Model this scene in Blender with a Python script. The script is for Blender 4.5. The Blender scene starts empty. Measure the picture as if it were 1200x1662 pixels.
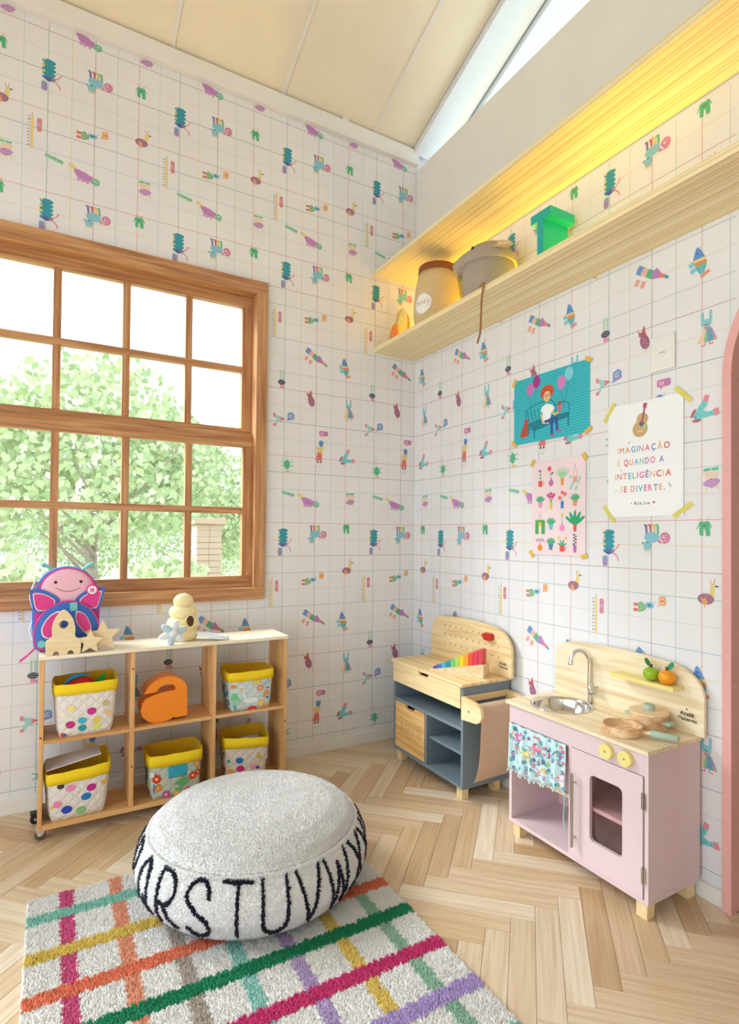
import bpy, bmesh, math, random
import numpy as np
from mathutils import Vector, Matrix
from mathutils.geometry import tessellate_polygon
random.seed(7)
S = bpy.context.scene
COL = S.collection
PI = math.pi

# ------------------------------------------------------------------ camera, sky, sun, exposure
f_px, cxs, cys, yaw, pit, rol = 916.41, 12.31, 23.21, 0.5231, 0.0152, 0.0094
cyw, syw = math.cos(yaw), math.sin(yaw)
_R = Vector((cyw, -syw, 0)); _F = Vector((syw, cyw, 0)); _U = Vector((0, 0, 1))
_F2 = _F*math.cos(pit)+_U*math.sin(pit); _U2 = -_F*math.sin(pit)+_U*math.cos(pit)
_R3 = _R*math.cos(rol)+_U2*math.sin(rol); _U3 = -_R*math.sin(rol)+_U2*math.cos(rol)
cam = bpy.data.cameras.new('camera'); camo = bpy.data.objects.new('camera', cam); COL.objects.link(camo)
camo.matrix_world = Matrix(((_R3.x, _U3.x, -_F2.x, -1.9934), (_R3.y, _U3.y, -_F2.y, -2.9887), (_R3.z, _U3.z, -_F2.z, 1.25), (0, 0, 0, 1)))
cam.sensor_fit = 'HORIZONTAL'; cam.sensor_width = 36; cam.lens = f_px*36/1200
cam.shift_x = -cxs/1200; cam.shift_y = cys/1200; cam.clip_start = .05
S.camera = camo
w = bpy.data.worlds.new('sky'); S.world = w; w.use_nodes = True
bg = w.node_tree.nodes['Background']; bg.inputs[0].default_value = (0.76, 0.90, 1.0, 1); bg.inputs[1].default_value = 2.7
sun = bpy.data.lights.new('sun', 'SUN'); suno = bpy.data.objects.new('sun', sun); COL.objects.link(suno)
sun.energy = 10.0; sun.angle = math.radians(32); sun.color = (.90, .96, 1.0)
suno.rotation_euler = Vector((0.62, -0.42, -0.66)).to_track_quat('-Z', 'Y').to_euler()
S.view_settings.view_transform = 'Standard'; S.view_settings.look = 'None'
S.view_settings.exposure = 0.14; S.view_settings.gamma = 1; S.view_settings.use_curve_mapping = False

# ------------------------------------------------------------------ helpers: colour and materials
def lin(c):
    c = c/255.0
    return c/12.92 if c <= .04045 else ((c+.055)/1.055)**2.4
def rgb(c, a=1): return (lin(c[0]), lin(c[1]), lin(c[2]), a)
MATS = {}
def nodes_of(m):
    m.use_nodes = True
    return m.node_tree, m.node_tree.nodes['Principled BSDF']
def mat(name, c, rough=.6, metal=0, bump=0, bscale=60, spec=.5, sheen=0, alpha=None, emit=None):
    if name in MATS: return MATS[name]
    m = bpy.data.materials.new(name); nt, b = nodes_of(m)
    b.inputs['Base Color'].default_value = rgb(c); b.inputs['Roughness'].default_value = rough
    b.inputs['Metallic'].default_value = metal; b.inputs['Specular IOR Level'].default_value = spec
    if sheen: b.inputs['Sheen Weight'].default_value = sheen
    if alpha is not None: b.inputs['Alpha'].default_value = alpha
    if emit: b.inputs['Emission Color'].default_value = rgb(c); b.inputs['Emission Strength'].default_value = emit
    # gentle procedural variation of tone
    tc = nt.nodes.new('ShaderNodeTexCoord'); n = nt.nodes.new('ShaderNodeTexNoise'); n.inputs['Scale'].default_value = bscale
    nt.links.new(tc.outputs['Object'], n.inputs['Vector'])
    if metal < .5 and not emit:
        mx = nt.nodes.new('ShaderNodeMix'); mx.data_type = 'RGBA'
        mx.inputs['A'].default_value = rgb([v*.965 for v in c]); mx.inputs['B'].default_value = rgb([min(255, v*1.02) for v in c])
        nt.links.new(n.outputs['Fac'], mx.inputs['Factor']); nt.links.new(mx.outputs['Result'], b.inputs['Base Color'])
    if bump:
        bp = nt.nodes.new('ShaderNodeBump'); bp.inputs['Strength'].default_value = bump; bp.inputs['Distance'].default_value = .002
        nt.links.new(n.outputs['Fac'], bp.inputs['Height']); nt.links.new(bp.outputs['Normal'], b.inputs['Normal'])
    MATS[name] = m; return m
def wood(name, cols, axis=0, fine=45, along=1.2, rough=.5, rnd=False, wave=0, off=0, bump=.15):
    """streaky timber, grain running along one local axis"""
    if name in MATS: return MATS[name]
    m = bpy.data.materials.new(name); nt, b = nodes_of(m); N = nt.nodes.new; L = nt.links.new
    tc = N('ShaderNodeTexCoord'); mp = N('ShaderNodeMapping'); L(tc.outputs['Object'], mp.inputs['Vector'])
    sc = [fine]*3; sc[axis] = along; mp.inputs['Scale'].default_value = sc; mp.inputs['Location'].default_value = (off, off*1.7, off*.6)
    if rnd:
        oi = N('ShaderNodeObjectInfo'); cm = N('ShaderNodeMath'); cm.operation = 'MULTIPLY'; cm.inputs[1].default_value = 91
        L(oi.outputs['Random'], cm.inputs[0]); cb = N('ShaderNodeCombineXYZ'); L(cm.outputs[0], cb.inputs[0]); L(cm.outputs[0], cb.inputs[1]); L(cb.outputs[0], mp.inputs['Location'])
    n = N('ShaderNodeTexNoise'); n.inputs['Scale'].default_value = 1; n.inputs['Detail'].default_value = 4; n.inputs['Distortion'].default_value = wave
    L(mp.outputs[0], n.inputs['Vector'])
    cr = N('ShaderNodeValToRGB'); e = cr.color_ramp.elements
    ps = [.3, .5, .68] if len(cols) == 3 else [.33, .66]
    e[0].position = ps[0]; e[0].color = rgb(cols[0]); e[1].position = ps[-1]; e[1].color = rgb(cols[-1])
    if len(cols) == 3: q = e.new(ps[1]); q.color = rgb(cols[1])
    L(n.outputs['Fac'], cr.inputs[0]); out = cr.outputs[0]
    if rnd:
        r2 = N('ShaderNodeValToRGB'); e = r2.color_ramp.elements; r2.color_ramp.interpolation = 'LINEAR'
        tones = [(0, (224, 202, 172)), (.2, (202, 172, 134)), (.4, (236, 220, 196)), (.6, (216, 190, 154)), (.8, (242, 230, 212)), (1, (212, 184, 146))]
        e[0].position = 0; e[0].color = rgb(tones[0][1]); e[1].position = 1; e[1].color = rgb(tones[-1][1])
        for p, c in tones[1:-1]: q = e.new(p); q.color = rgb(c)
        L(oi.outputs['Random'], r2.inputs[0])
        mx = N('ShaderNodeMix'); mx.data_type = 'RGBA'; mx.blend_type = 'MULTIPLY'; mx.inputs['Factor'].default_value = 1
        L(r2.outputs[0], mx.inputs['A']); L(out, mx.inputs['B']); out = mx.outputs['Result']
    L(out, b.inputs['Base Color']); b.inputs['Roughness'].default_value = rough
    bp = N('ShaderNodeBump'); bp.inputs['Strength'].default_value = bump; bp.inputs['Distance'].default_value = .001
    L(n.outputs['Fac'], bp.inputs['Height']); L(bp.outputs[0], b.inputs['Normal'])
    MATS[name] = m; return m
def attr_mat(name, rough=.7, quilt=0, bump=0, sheen=0):
    """colour comes from the printed-ink attribute of the mesh"""
    if name in MATS: return MATS[name]
    m = bpy.data.materials.new(name); nt, b = nodes_of(m)
    a = nt.nodes.new('ShaderNodeAttribute'); a.attribute_name = 'ink'
    nt.links.new(a.outputs['Color'], b.inputs['Base Color']); b.inputs['Roughness'].default_value = rough
    if sheen: b.inputs['Sheen Weight'].default_value = sheen
    MATS[name] = m; return m
def fabric_quilt(name, c, size=.045):
    if name in MATS: return MATS[name]
    m = mat(name, c, .85); nt = m.node_tree; b = nt.nodes['Principled BSDF']; N = nt.nodes.new; L = nt.links.new
    tc = N('ShaderNodeTexCoord'); sp = N('ShaderNodeSeparateXYZ'); L(tc.outputs['Object'], sp.inputs[0])
    hs = []
    ad = N('ShaderNodeMath'); ad.operation = 'ADD'; L(sp.outputs[0], ad.inputs[0]); L(sp.outputs[1], ad.inputs[1])
    for s in (1, -1):
        a = N('ShaderNodeMath'); a.operation = 'MULTIPLY_ADD'; a.inputs[1].default_value = s; L(sp.outputs[2], a.inputs[0]); L(ad.outputs[0], a.inputs[2])
        k = N('ShaderNodeMath'); k.operation = 'MULTIPLY'; k.inputs[1].default_value = PI/size; L(a.outputs[0], k.inputs[0])
        si = N('ShaderNodeMath'); si.operation = 'SINE'; L(k.outputs[0], si.inputs[0])
        ab = N('ShaderNodeMath'); ab.operation = 'ABSOLUTE'; L(si.outputs[0], ab.inputs[0])
        pw = N('ShaderNodeMath'); pw.operation = 'POWER'; pw.inputs[1].default_value = .45; L(ab.outputs[0], pw.inputs[0]); hs.append(pw)
    mn = N('ShaderNodeMath'); mn.operation = 'MINIMUM'; L(hs[0].outputs[0], mn.inputs[0]); L(hs[1].outputs[0], mn.inputs[1])
    bp = N('ShaderNodeBump'); bp.inputs['Strength'].default_value = .8; bp.inputs['Distance'].default_value = .004
    L(mn.outputs[0], bp.inputs['Height']); L(bp.outputs[0], b.inputs['Normal'])
    return m
def rope(name, c, c2, pitch=.0075, axis=2):
    """rows of stitched cotton rope as fine relief"""
    if name in MATS: return MATS[name]
    m = bpy.data.materials.new(name); nt, b = nodes_of(m); N = nt.nodes.new; L = nt.links.new
    tc = N('ShaderNodeTexCoord'); sp = N('ShaderNodeSeparateXYZ'); L(tc.outputs['Object'], sp.inputs[0])
    k = N('ShaderNodeMath'); k.operation = 'MULTIPLY'; k.inputs[1].default_value = PI/pitch; L(sp.outputs[axis], k.inputs[0])
    si = N('ShaderNodeMath'); si.operation = 'SINE'; L(k.outputs[0], si.inputs[0]); ab = N('ShaderNodeMath'); ab.operation = 'ABSOLUTE'; L(si.outputs[0], ab.inputs[0])
    pw = N('ShaderNodeMath'); pw.operation = 'POWER'; pw.inputs[1].default_value = .5; L(ab.outputs[0], pw.inputs[0])
    n = N('ShaderNodeTexNoise'); n.inputs['Scale'].default_value = 260; L(tc.outputs['Object'], n.inputs['Vector'])
    mu = N('ShaderNodeMath'); mu.operation = 'MULTIPLY'; L(pw.outputs[0], mu.inputs[0]); L(n.outputs['Fac'], mu.inputs[1])
    mx = N('ShaderNodeMix'); mx.data_type = 'RGBA'; mx.inputs['A'].default_value = rgb(c2); mx.inputs['B'].default_value = rgb(c)
    L(pw.outputs[0], mx.inputs['Factor']); L(mx.outputs['Result'], b.inputs['Base Color']); b.inputs['Roughness'].default_value = .9
    bp = N('ShaderNodeBump'); bp.inputs['Strength'].default_value = 1; bp.inputs['Distance'].default_value = .004
    L(mu.outputs[0], bp.inputs['Height']); L(bp.outputs[0], b.inputs['Normal']); MATS[name] = m; return m
def glass(name, tint=(1, 1, 1), gl=.08):
    if name in MATS: return MATS[name]
    m = bpy.data.materials.new(name); m.use_nodes = True; nt = m.node_tree; nt.nodes.clear(); N = nt.nodes.new
    o = N('ShaderNodeOutputMaterial'); t = N('ShaderNodeBsdfTransparent'); t.inputs[0].default_value = (*tint, 1)
    g = N('ShaderNodeBsdfGlossy'); g.inputs['Roughness'].default_value = .03; x = N('ShaderNodeMixShader'); x.inputs[0].default_value = gl
    nt.links.new(t.outputs[0], x.inputs[1]); nt.links.new(g.outputs[0], x.inputs[2]); nt.links.new(x.outputs[0], o.inputs[0]); MATS[name] = m; return m

# ------------------------------------------------------------------ helpers: objects
def link(name, me, m=None, parent=None, kind=None, label=None):
    o = bpy.data.objects.new(name, me); COL.objects.link(o)
    if m is not None:
        for q in (m if isinstance(m, (list, tuple)) else [m]): me.materials.append(q)
    if parent: o.parent = parent
    if kind: o['kind'] = kind
    if label: o['label'] = label
    return o
def obj(name, bm, m=None, parent=None, smooth=False, kind=None, label=None):
    me = bpy.data.meshes.new(name); bmesh.ops.recalc_face_normals(bm, faces=bm.faces); bm.to_mesh(me); bm.free()
    if smooth:
        me.polygons.foreach_set('use_smooth', [True]*len(me.polygons))
        if smooth != 'full':
            try: me.set_sharp_from_angle(angle=math.radians(40))
            except Exception: pass
    return link(name, me, m, parent, kind, label)
def thing(name, label, cat, loc=(0, 0, 0), rz=0, group=None):
    o = bpy.data.objects.new(name, None); COL.objects.link(o); o.location = loc; o.rotation_euler = (0, 0, rz)
    o.empty_display_size = .05
    o['label'] = label; o['category'] = cat
    if group: o['group'] = group
    return o
def tag(o, label, cat, group=None):
    o['label'] = label; o['category'] = cat
    if group: o['group'] = group
    return o
def struct(name, bm, m, parent=None, **k):
    return obj(name, bm, m, parent, kind='structure' if parent is None else None, **k)
def NB(): return bmesh.new()
def box(bm, x0, y0, z0, x1, y1, z1, bev=0, M=None):
    g = bmesh.ops.create_cube(bm, size=1)['verts']
    for v in g: v.co = Vector((x0+(v.co.x+.5)*(x1-x0), y0+(v.co.y+.5)*(y1-y0), z0+(v.co.z+.5)*(z1-z0)))
    if bev:
        es = list({e for v in g for e in v.link_edges})
        r = bmesh.ops.bevel(bm, geom=es, offset=bev, segments=2, affect='EDGES', profile=.6)
        g = r['verts']
    if M:
        vs = list({v for v in g})
        if bev: vs = [v for v in bm.verts if v in set(vs)]
        bmesh.ops.transform(bm, matrix=M, verts=vs)
    return g
def BX(x0, y0, z0, x1, y1, z1, bev=0, M=None):
    bm = NB(); box(bm, x0, y0, z0, x1, y1, z1, bev, M); return bm
def lathe(bm, prof, c=(0, 0, 0), seg=32, M=None, sx=1, sy=1, cap=True):
    rings = []; c = Vector(c)
    for r, z in prof:
        if r < 1e-5: rings.append([bm.verts.new(c+Vector((0, 0, z)))])
        else: rings.append([bm.verts.new(c+Vector((r*sx*math.cos(2*PI*i/seg), r*sy*math.sin(2*PI*i/seg), z))) for i in range(seg)])
    for a, b in zip(rings, rings[1:]):
        for i in range(seg):
            j = (i+1) % seg
            if len(a) == 1 and len(b) == 1: continue
            if len(a) == 1: bm.faces.new((a[0], b[i], b[j]))
            elif len(b) == 1: bm.faces.new((a[i], b[0], a[j]))
            else: bm.faces.new((a[i], b[i], b[j], a[j]))
    if cap:
        for r in (rings[0], rings[-1]):
            if len(r) > 1:
                try: bm.faces.new(r)
                except ValueError: pass
    if M: bmesh.ops.transform(bm, matrix=M, verts=[v for r in rings for v in r])
def tube(bm, pts, rad, seg=8, flat=1.0):
    pts = [Vector(p) for p in pts]; n = len(pts); R = rad if isinstance(rad, (list, tuple)) else [rad]*n
    rings = []; up = None
    for i, p in enumerate(pts):
        t = (pts[min(i+1, n-1)]-pts[max(i-1, 0)]).normalized()
        if up is None: up = Vector((0, 0, 1)) if abs(t.z) < .9 else Vector((1, 0, 0))
        s = t.cross(up).normalized(); up = s.cross(t).normalized()
        rings.append([bm.verts.new(p+(s*math.cos(2*PI*k/seg)+up*math.sin(2*PI*k/seg)*flat)*R[i]) for k in range(seg)])
    for a, b in zip(rings, rings[1:]):
        for k in range(seg): bm.faces.new((a[k], a[(k+1) % seg], b[(k+1) % seg], b[k]))
    bm.faces.new(rings[0]); bm.faces.new(list(reversed(rings[-1])))
def smoothpts(pts, n=6):
    P = [Vector(p) for p in pts]; P = [P[0]*2-P[1]]+P+[P[-1]*2-P[-2]]; out = []
    for i in range(1, len(P)-2):
        for k in range(n):
            t = k/n; a, b, c, d = P[i-1], P[i], P[i+1], P[i+2]
            out.append(.5*((2*b)+(c-a)*t+(2*a-5*b+4*c-d)*t*t+(-a+3*b-3*c+d)*t**3))
    out.append(P[-2]); return out
AX = {'xy': lambda u, v, d: (u, v, d), 'xz': lambda u, v, d: (u, d, v), 'yz': lambda u, v, d: (d, u, v)}
def prism(bm, outline, d0, d1, plane='xz', holes=(), bev=0):
    """extrude a 2-D outline (with holes) between two depths"""
    f = AX[plane]; loops = [list(outline)]+[list(h) for h in holes]
    tris = tessellate_polygon([[Vector((p[0], p[1], 0)) for p in l] for l in loops])
    flat = [p for l in loops for p in l]
    A = [bm.verts.new(f(p[0], p[1], d0)) for p in flat]; B = [bm.verts.new(f(p[0], p[1], d1)) for p in flat]
    for t in tris:
        for Vs in (A, B):
            try: bm.faces.new([Vs[i] for i in t])
            except ValueError: pass
    k = 0
    for l in loops:
        n = len(l)
        for i in range(n):
            bm.faces.new((A[k+i], A[k+(i+1) % n], B[k+(i+1) % n], B[k+i]))
        k += n
    return A+B
def circ(cx, cy, r, n=20, r2=None, a0=0, a1=2*PI, closed=True):
    m = n if closed else n+1
    return [(cx+r*math.cos(a0+(a1-a0)*i/n), cy+(r2 or r)*math.sin(a0+(a1-a0)*i/n)) for i in range(m)]
def rrect(x0, y0, x1, y1, r, n=5):
    o = []
    for cx, cy, a in ((x1-r, y1-r, 0), (x0+r, y1-r, PI/2), (x0+r, y0+r, PI), (x1-r, y0+r, 1.5*PI)):
        o += [(cx+r*math.cos(a+PI/2*i/n), cy+r*math.sin(a+PI/2*i/n)) for i in range(n+1)]
    return o
def puff(bm, outline, d, t, plane='xz', bulge=.5, steps=4):
    """pillowed panel: outline at depth d swelling by t toward the front (negative depth)"""
    f = AX[plane]; n = len(outline); cx = sum(p[0] for p in outline)/n; cy = sum(p[1] for p in outline)/n
    back = [bm.verts.new(f(p[0], p[1], d)) for p in outline]; prev = back; allv = list(back)
    for k in range(1, steps+1):
        s = 1-k/steps; a = math.cos(s*PI/2)
        if k == steps:
            c = bm.verts.new(f(cx, cy, d-t)); allv.append(c)
            for i in range(n): bm.faces.new((prev[i], prev[(i+1) % n], c))
        else:
            ss = math.sin(PI/2*(1-k/steps*.97))**.7 if k < steps else 0
            ring = [bm.verts.new(f(cx+(p[0]-cx)*ss, cy+(p[1]-cy)*ss, d-t*math.sin(PI/2*k/steps)**.8)) for p in outline]; allv += ring
            for i in range(n): bm.faces.new((prev[i], prev[(i+1) % n], ring[(i+1) % n], ring[i]))
            prev = ring
    bm.faces.new(list(reversed(back)))
    return allv

class Print:
    """flat ink on a surface: 2-D shapes with a colour each, carried on the surface by a mapping"""
    def __init__(s, fn, scale=1.0, step=.00015, base=.0004):
        s.fn = fn; s.V = []; s.Fc = []; s.C = []; s.k = 0; s.sc = scale; s.o = (0, 0); s.step = step; s.base = base; s.dim = 1.0; s.flipx = 1; s.ym = -1; s.clip = None; s.pale = 0
    def at(s, u, v): s.o = (u, v); s.k = 0; return s
    def _add(s, pts, col):
        W = [(s.o[0]+p[0]*s.sc*s.flipx, s.o[1]+p[1]*s.sc*s.ym) for p in pts]
        if s.clip: W = s.clip(W)
        if len(W) < 3: return
        i = len(s.V); off = s.base+s.step*s.k
        s.V += [s.fn(p[0], p[1], off) for p in W]; s.Fc.append(list(range(i, i+len(W)))); s.C += [rgb([v+(238-v)*s.pale for v in col])]*len(W)
    def poly(s, pts, col): s.k += 1; s._add(pts, col)
    def ell(s, cx, cy, rx, ry, col, rot=0, n=16, a0=0, a1=2*PI):
        c, q = math.cos(rot), math.sin(rot); s.k += 1
        full = abs(a1-a0-2*PI) < 1e-6; m = n if full else n+1
        pts = []
        for i in range(m):
            a = a0+(a1-a0)*i/n; x, y = rx*math.cos(a), ry*math.sin(a); pts.append((cx+x*c-y*q, cy+x*q+y*c))
        s._add(pts, col)
    def rect(s, x0, y0, x1, y1, col, rot=0):
        cx, cy = (x0+x1)/2, (y0+y1)/2; c, q = math.cos(rot), math.sin(rot)
        s.poly([(cx+(x-cx)*c-(y-cy)*q, cy+(x-cx)*q+(y-cy)*c) for x, y in ((x0, y0), (x1, y0), (x1, y1), (x0, y1))], col)
    def rr(s, x0, y0, x1, y1, r, col, rot=0):
        cx, cy = (x0+x1)/2, (y0+y1)/2; c, q = math.cos(rot), math.sin(rot)
        s.poly([(cx+(x-cx)*c-(y-cy)*q, cy+(x-cx)*q+(y-cy)*c) for x, y in rrect(x0, y0, x1, y1, r, 4)], col)
    def line(s, pts, wd, col):
        s.k += 1; P = [Vector((p[0], p[1])) for p in pts]; Lf, Rt = [], []
        for i, p in enumerate(P):
            t = (P[min(i+1, len(P)-1)]-P[max(i-1, 0)]); t = t.normalized() if t.length else Vector((1, 0)); n = Vector((-t.y, t.x))*wd/2
            Lf.append(p+n); Rt.append(p-n)
        for i in range(len(P)-1): s._add([Lf[i], Lf[i+1], Rt[i+1], Rt[i]], col)
    def arc(s, cx, cy, r, a0, a1, wd, col, n=10, ry=None):
        s.line([(cx+r*math.cos(a0+(a1-a0)*i/n), cy+(ry or r)*math.sin(a0+(a1-a0)*i/n)) for i in range(n+1)], wd, col)
    def spiral(s, cx, cy, r, wd, col, turns=1.6, a0=0, n=26, cw=1):
        s.line([(cx+r*(1-.82*i/n)*math.cos(a0+cw*2*PI*turns*i/n), cy+r*(1-.82*i/n)*math.sin(a0+cw*2*PI*turns*i/n)) for i in range(n+1)], wd, col)
    def text(s, txt, x, y, size, cols, gap=.06, squeeze=1.0):
        """x,y is the left end of the baseline; y grows downward as in the drawings"""
        if not isinstance(cols[0], (list, tuple)): cols = [cols]
        s.k += 1; n = 0
        for ch in txt:
            if ch == ' ': x += size*.34; continue
            vs, fs, w0, w1 = glyph(ch)
            for fc in fs: s._add([(x+(vs[i][0]-w0)*size*squeeze, y+vs[i][1]*size*s.ym) for i in fc], cols[n % len(cols)])
            x += (w1-w0)*size*squeeze+size*gap; n += 1
        return x
    def build(s, name, parent=None, m=None, kind=None, label=None):
        me = bpy.data.meshes.new(name); me.from_pydata(s.V, [], s.Fc)
        a = me.color_attributes.new('ink', 'FLOAT_COLOR', 'POINT'); a.data.foreach_set('color', np.array(s.C, dtype=np.float32).ravel())
        me.update(); return link(name, me, m or attr_mat('printed_ink'), parent, kind, label)
_G = {}
def glyph(ch):
    if ch not in _G:
        cu = bpy.data.curves.new('g', 'FONT'); cu.body = ch; cu.size = 1; cu.resolution_u = 4; cu.offset = 0 if ch in 'MNW' else .018; cu.fill_mode = 'FRONT'
        o = bpy.data.objects.new('g', cu); COL.objects.link(o)
        dg = bpy.context.evaluated_depsgraph_get(); me = o.evaluated_get(dg).to_mesh()
        vs = [tuple(v.co) for v in me.vertices]; fs = [list(p.vertices) for p in me.polygons]
        xs = [v[0] for v in vs] or [0]; _G[ch] = (vs, fs, min(xs), max(xs))
        o.evaluated_get(dg).to_mesh_clear(); bpy.data.objects.remove(o); bpy.data.curves.remove(cu)
    return _G[ch]
def raw(name, V, Fc, m, parent=None, smooth=False, kind=None, cols=None, label=None):
    me = bpy.data.meshes.new(name); me.from_pydata(V, [], Fc)
    if cols is not None:
        a = me.color_attributes.new('ink', 'FLOAT_COLOR', 'POINT'); a.data.foreach_set('color', np.asarray(cols, dtype=np.float32).ravel())
    if smooth: me.polygons.foreach_set('use_smooth', [True]*len(me.polygons))
    me.update(); return link(name, me, m, parent, kind, label)
def tufts(name, P, N, h, r, m, parent, rng, cols=None, lean=.35, kind='stuff', label=None):
    """many small leaning yarn ends standing on points P with normals N"""
    n = len(P); P = np.asarray(P, float); N = np.asarray(N, float)
    t1 = np.cross(N, [0.3, 0.5, 0.81]); t1 /= np.linalg.norm(t1, axis=1)[:, None]; t2 = np.cross(N, t1)
    a = rng.uniform(0, 2*PI, n); V = np.zeros((n, 4, 3)); rr = r*rng.uniform(.8, 1.25, n)
    for k in range(3):
        aa = a+k*2*PI/3; V[:, k] = P+(t1*np.cos(aa)[:, None]+t2*np.sin(aa)[:, None])*rr[:, None]
    la = rng.uniform(0, 2*PI, n); hh = h*rng.uniform(.75, 1.2, n)
    V[:, 3] = P+N*hh[:, None]+(t1*np.cos(la)[:, None]+t2*np.sin(la)[:, None])*(hh*lean)[:, None]
    I = np.arange(n)[:, None]*4; Fc = np.concatenate([I+[0, 1, 3], I+[1, 2, 3], I+[2, 0, 3]])
    me = bpy.data.meshes.new(name); me.vertices.add(n*4); me.vertices.foreach_set('co', V.ravel())
    me.loops.add(Fc.size); me.loops.foreach_set('vertex_index', Fc.ravel().astype(np.int32))
    me.polygons.add(len(Fc)); me.polygons.foreach_set('loop_start', np.arange(0, Fc.size, 3, dtype=np.int32))
    me.polygons.foreach_set('use_smooth', [True]*len(Fc)); me.update(calc_edges=True)
    return link(name, me, m, parent, kind, label)

# ------------------------------------------------------------------ materials shared by the room
M_paper = mat('wallpaper_white', (238, 236, 237), .75, bscale=3)
M_white = mat('white_paint', (240, 236, 230), .55, bscale=5)
M_cream = mat('cream_ceiling', (244, 232, 206), .7, bscale=4)
M_bluewhite = mat('rafter_skylit_white', (232, 236, 240), .6)  # bluish tint in the paint stands in for skylight bounce
M_pink = mat('pink_door_paint', (236, 176, 170), .4)
M_cedar = wood('window_cedar', [(156, 104, 66), (188, 134, 88), (206, 158, 112)], 0, 60, 3, .4)
M_cedarv = wood('window_cedar_upright', [(156, 104, 66), (188, 134, 88), (206, 158, 112)], 2, 60, 3, .4)
M_plank = wood('oak_plank', [(234, 220, 202), (248, 241, 232), (255, 254, 251)], 0, 70, 3, .28, rnd=True, wave=.6)
M_oakbase = wood('oak_base', [(150, 110, 70), (180, 140, 95)], 0, 30, 2, .5)
M_pineshelf = wood('striped_pine', [(226, 192, 132), (244, 226, 176), (251, 240, 204)], 1, 105, .35, .45, wave=.08)
M_pine = wood('pale_pine', [(222, 180, 118), (242, 214, 160), (248, 226, 178)], 0, 42, 2.2, .45, wave=.5)
M_pinev = wood('pale_pine_upright', [(222, 180, 118), (242, 214, 160), (248, 226, 178)], 2, 42, 2.2, .45, wave=.5)
M_kpine = wood('cream_pine', [(226, 196, 148), (244, 226, 190), (250, 238, 210)], 0, 42, 2.2, .4, wave=.5)
M_cubby = wood('warm_pine', [(206, 148, 86), (226, 174, 112), (236, 190, 130)], 0, 40, 2.0, .45, wave=.5)
M_cubbyv = wood('warm_pine_upright', [(206, 148, 86), (226, 174, 112), (236, 190, 130)], 2, 40, 2.0, .45, wave=.5)
M_cubbytop = wood('lighter_pine_top', [(240, 222, 190), (248, 236, 212)], 0, 40, 2.0, .4, wave=.5)  # top board toned lighter than the other pine boards
M_black = mat('black_plastic', (24, 22, 22), .5)
M_dark = mat('hole_shade', (52, 34, 20), .8)
M_chrome = mat('chrome', (225, 225, 225), .12, metal=1)
M_steel = mat('brushed_steel', (185, 182, 178), .32, metal=1)

# ------------------------------------------------------------------ floor: slab and herringbone planks
floor = struct('floor', BX(-6, -6.5, -.06, 2.2, .12, -.006), M_oakbase)
Wp, Lp = .0768, .4608
p0, q0 = -1.9025, .8080
def clip_poly(P, a, b, c):
    """keep a*x+b*y<=c"""
    out = []
    for i in range(len(P)):
        p, q = P[i], P[(i+1) % len(P)]; dp, dq = a*p[0]+b*p[1]-c, a*q[0]+b*q[1]-c
        if dp <= 0: out.append(p)
        if (dp < 0) != (dq < 0) and abs(dp-dq) > 1e-9:
            t = dp/(dp-dq); out.append((p[0]+(q[0]-p[0])*t, p[1]+(q[1]-p[1])*t))
    return out
g = .0005
def plank_bm(P):
    bm = NB(); n = len(P); A = [bm.verts.new((x, y, -.006)) for x, y in P]; B = [bm.verts.new((x, y, 0)) for x, y in P]
    bm.faces.new(B); bm.faces.new(A[::-1])
    for i in range(n): bm.faces.new((A[i], A[(i+1) % n], B[(i+1) % n], B[i]))
    es = [e for e in bm.edges if e.verts[0].co.z > -.001 and e.verts[1].co.z > -.001]
    bmesh.ops.bevel(bm, geom=es, offset=.0009, segments=1, affect='EDGES'); return bm
planks = []; far = NB()
r2 = math.sqrt(.5); shared = None
for j in range(-8, 9):
    for i in range(-60, 60):
        for kind in (0, 1):
            if kind == 0: P0, Q0, dp, dq = p0+i*Wp+j*Lp, q0+i*Wp-j*Lp, Lp, Wp
            else: P0, Q0, dp, dq = p0+i*Wp+Lp+j*Lp, q0+(i+1)*Wp-Lp-j*Lp, Wp, Lp
            pc, qc = P0+dp/2, Q0+dq/2; cx, cy = (pc+qc)*r2, (pc-qc)*r2
            if not (-3.5 < cx < 1.2 and -4.2 < cy < .3): continue
            ang = PI/4 if kind == 0 else -PI/4
            c, s = math.cos(ang), math.sin(ang)
            loc = [(-Lp/2+g, -Wp/2+g), (Lp/2-g, -Wp/2+g), (Lp/2-g, Wp/2-g), (-Lp/2+g, Wp/2-g)]
            wp = [(cx+x*c-y*s, cy+x*s+y*c) for x, y in loc]
            cl = clip_poly(wp, 0, 1, -.001)
            if len(cl) > 2 and cy > -2.0: cl = clip_poly(cl, 1, 0, -.001) if cy > -1.86 else cl
            elif len(cl) > 2: cl = clip_poly(cl, 1, 0, .9)
            if len(cl) < 3: continue
            area = abs(sum(cl[k][0]*cl[(k+1) % len(cl)][1]-cl[(k+1) % len(cl)][0]*cl[k][1] for k in range(len(cl))))/2
            if area < 4e-4: continue
            near = cx > -2.75 and cy > -2.45 and cx < .35
            planks.append((near, abs(area-(Lp-2*g)*(Wp-2*g)) < 1e-6, cx, cy, ang, cl))
stuffV, stuffF = [], []
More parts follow.
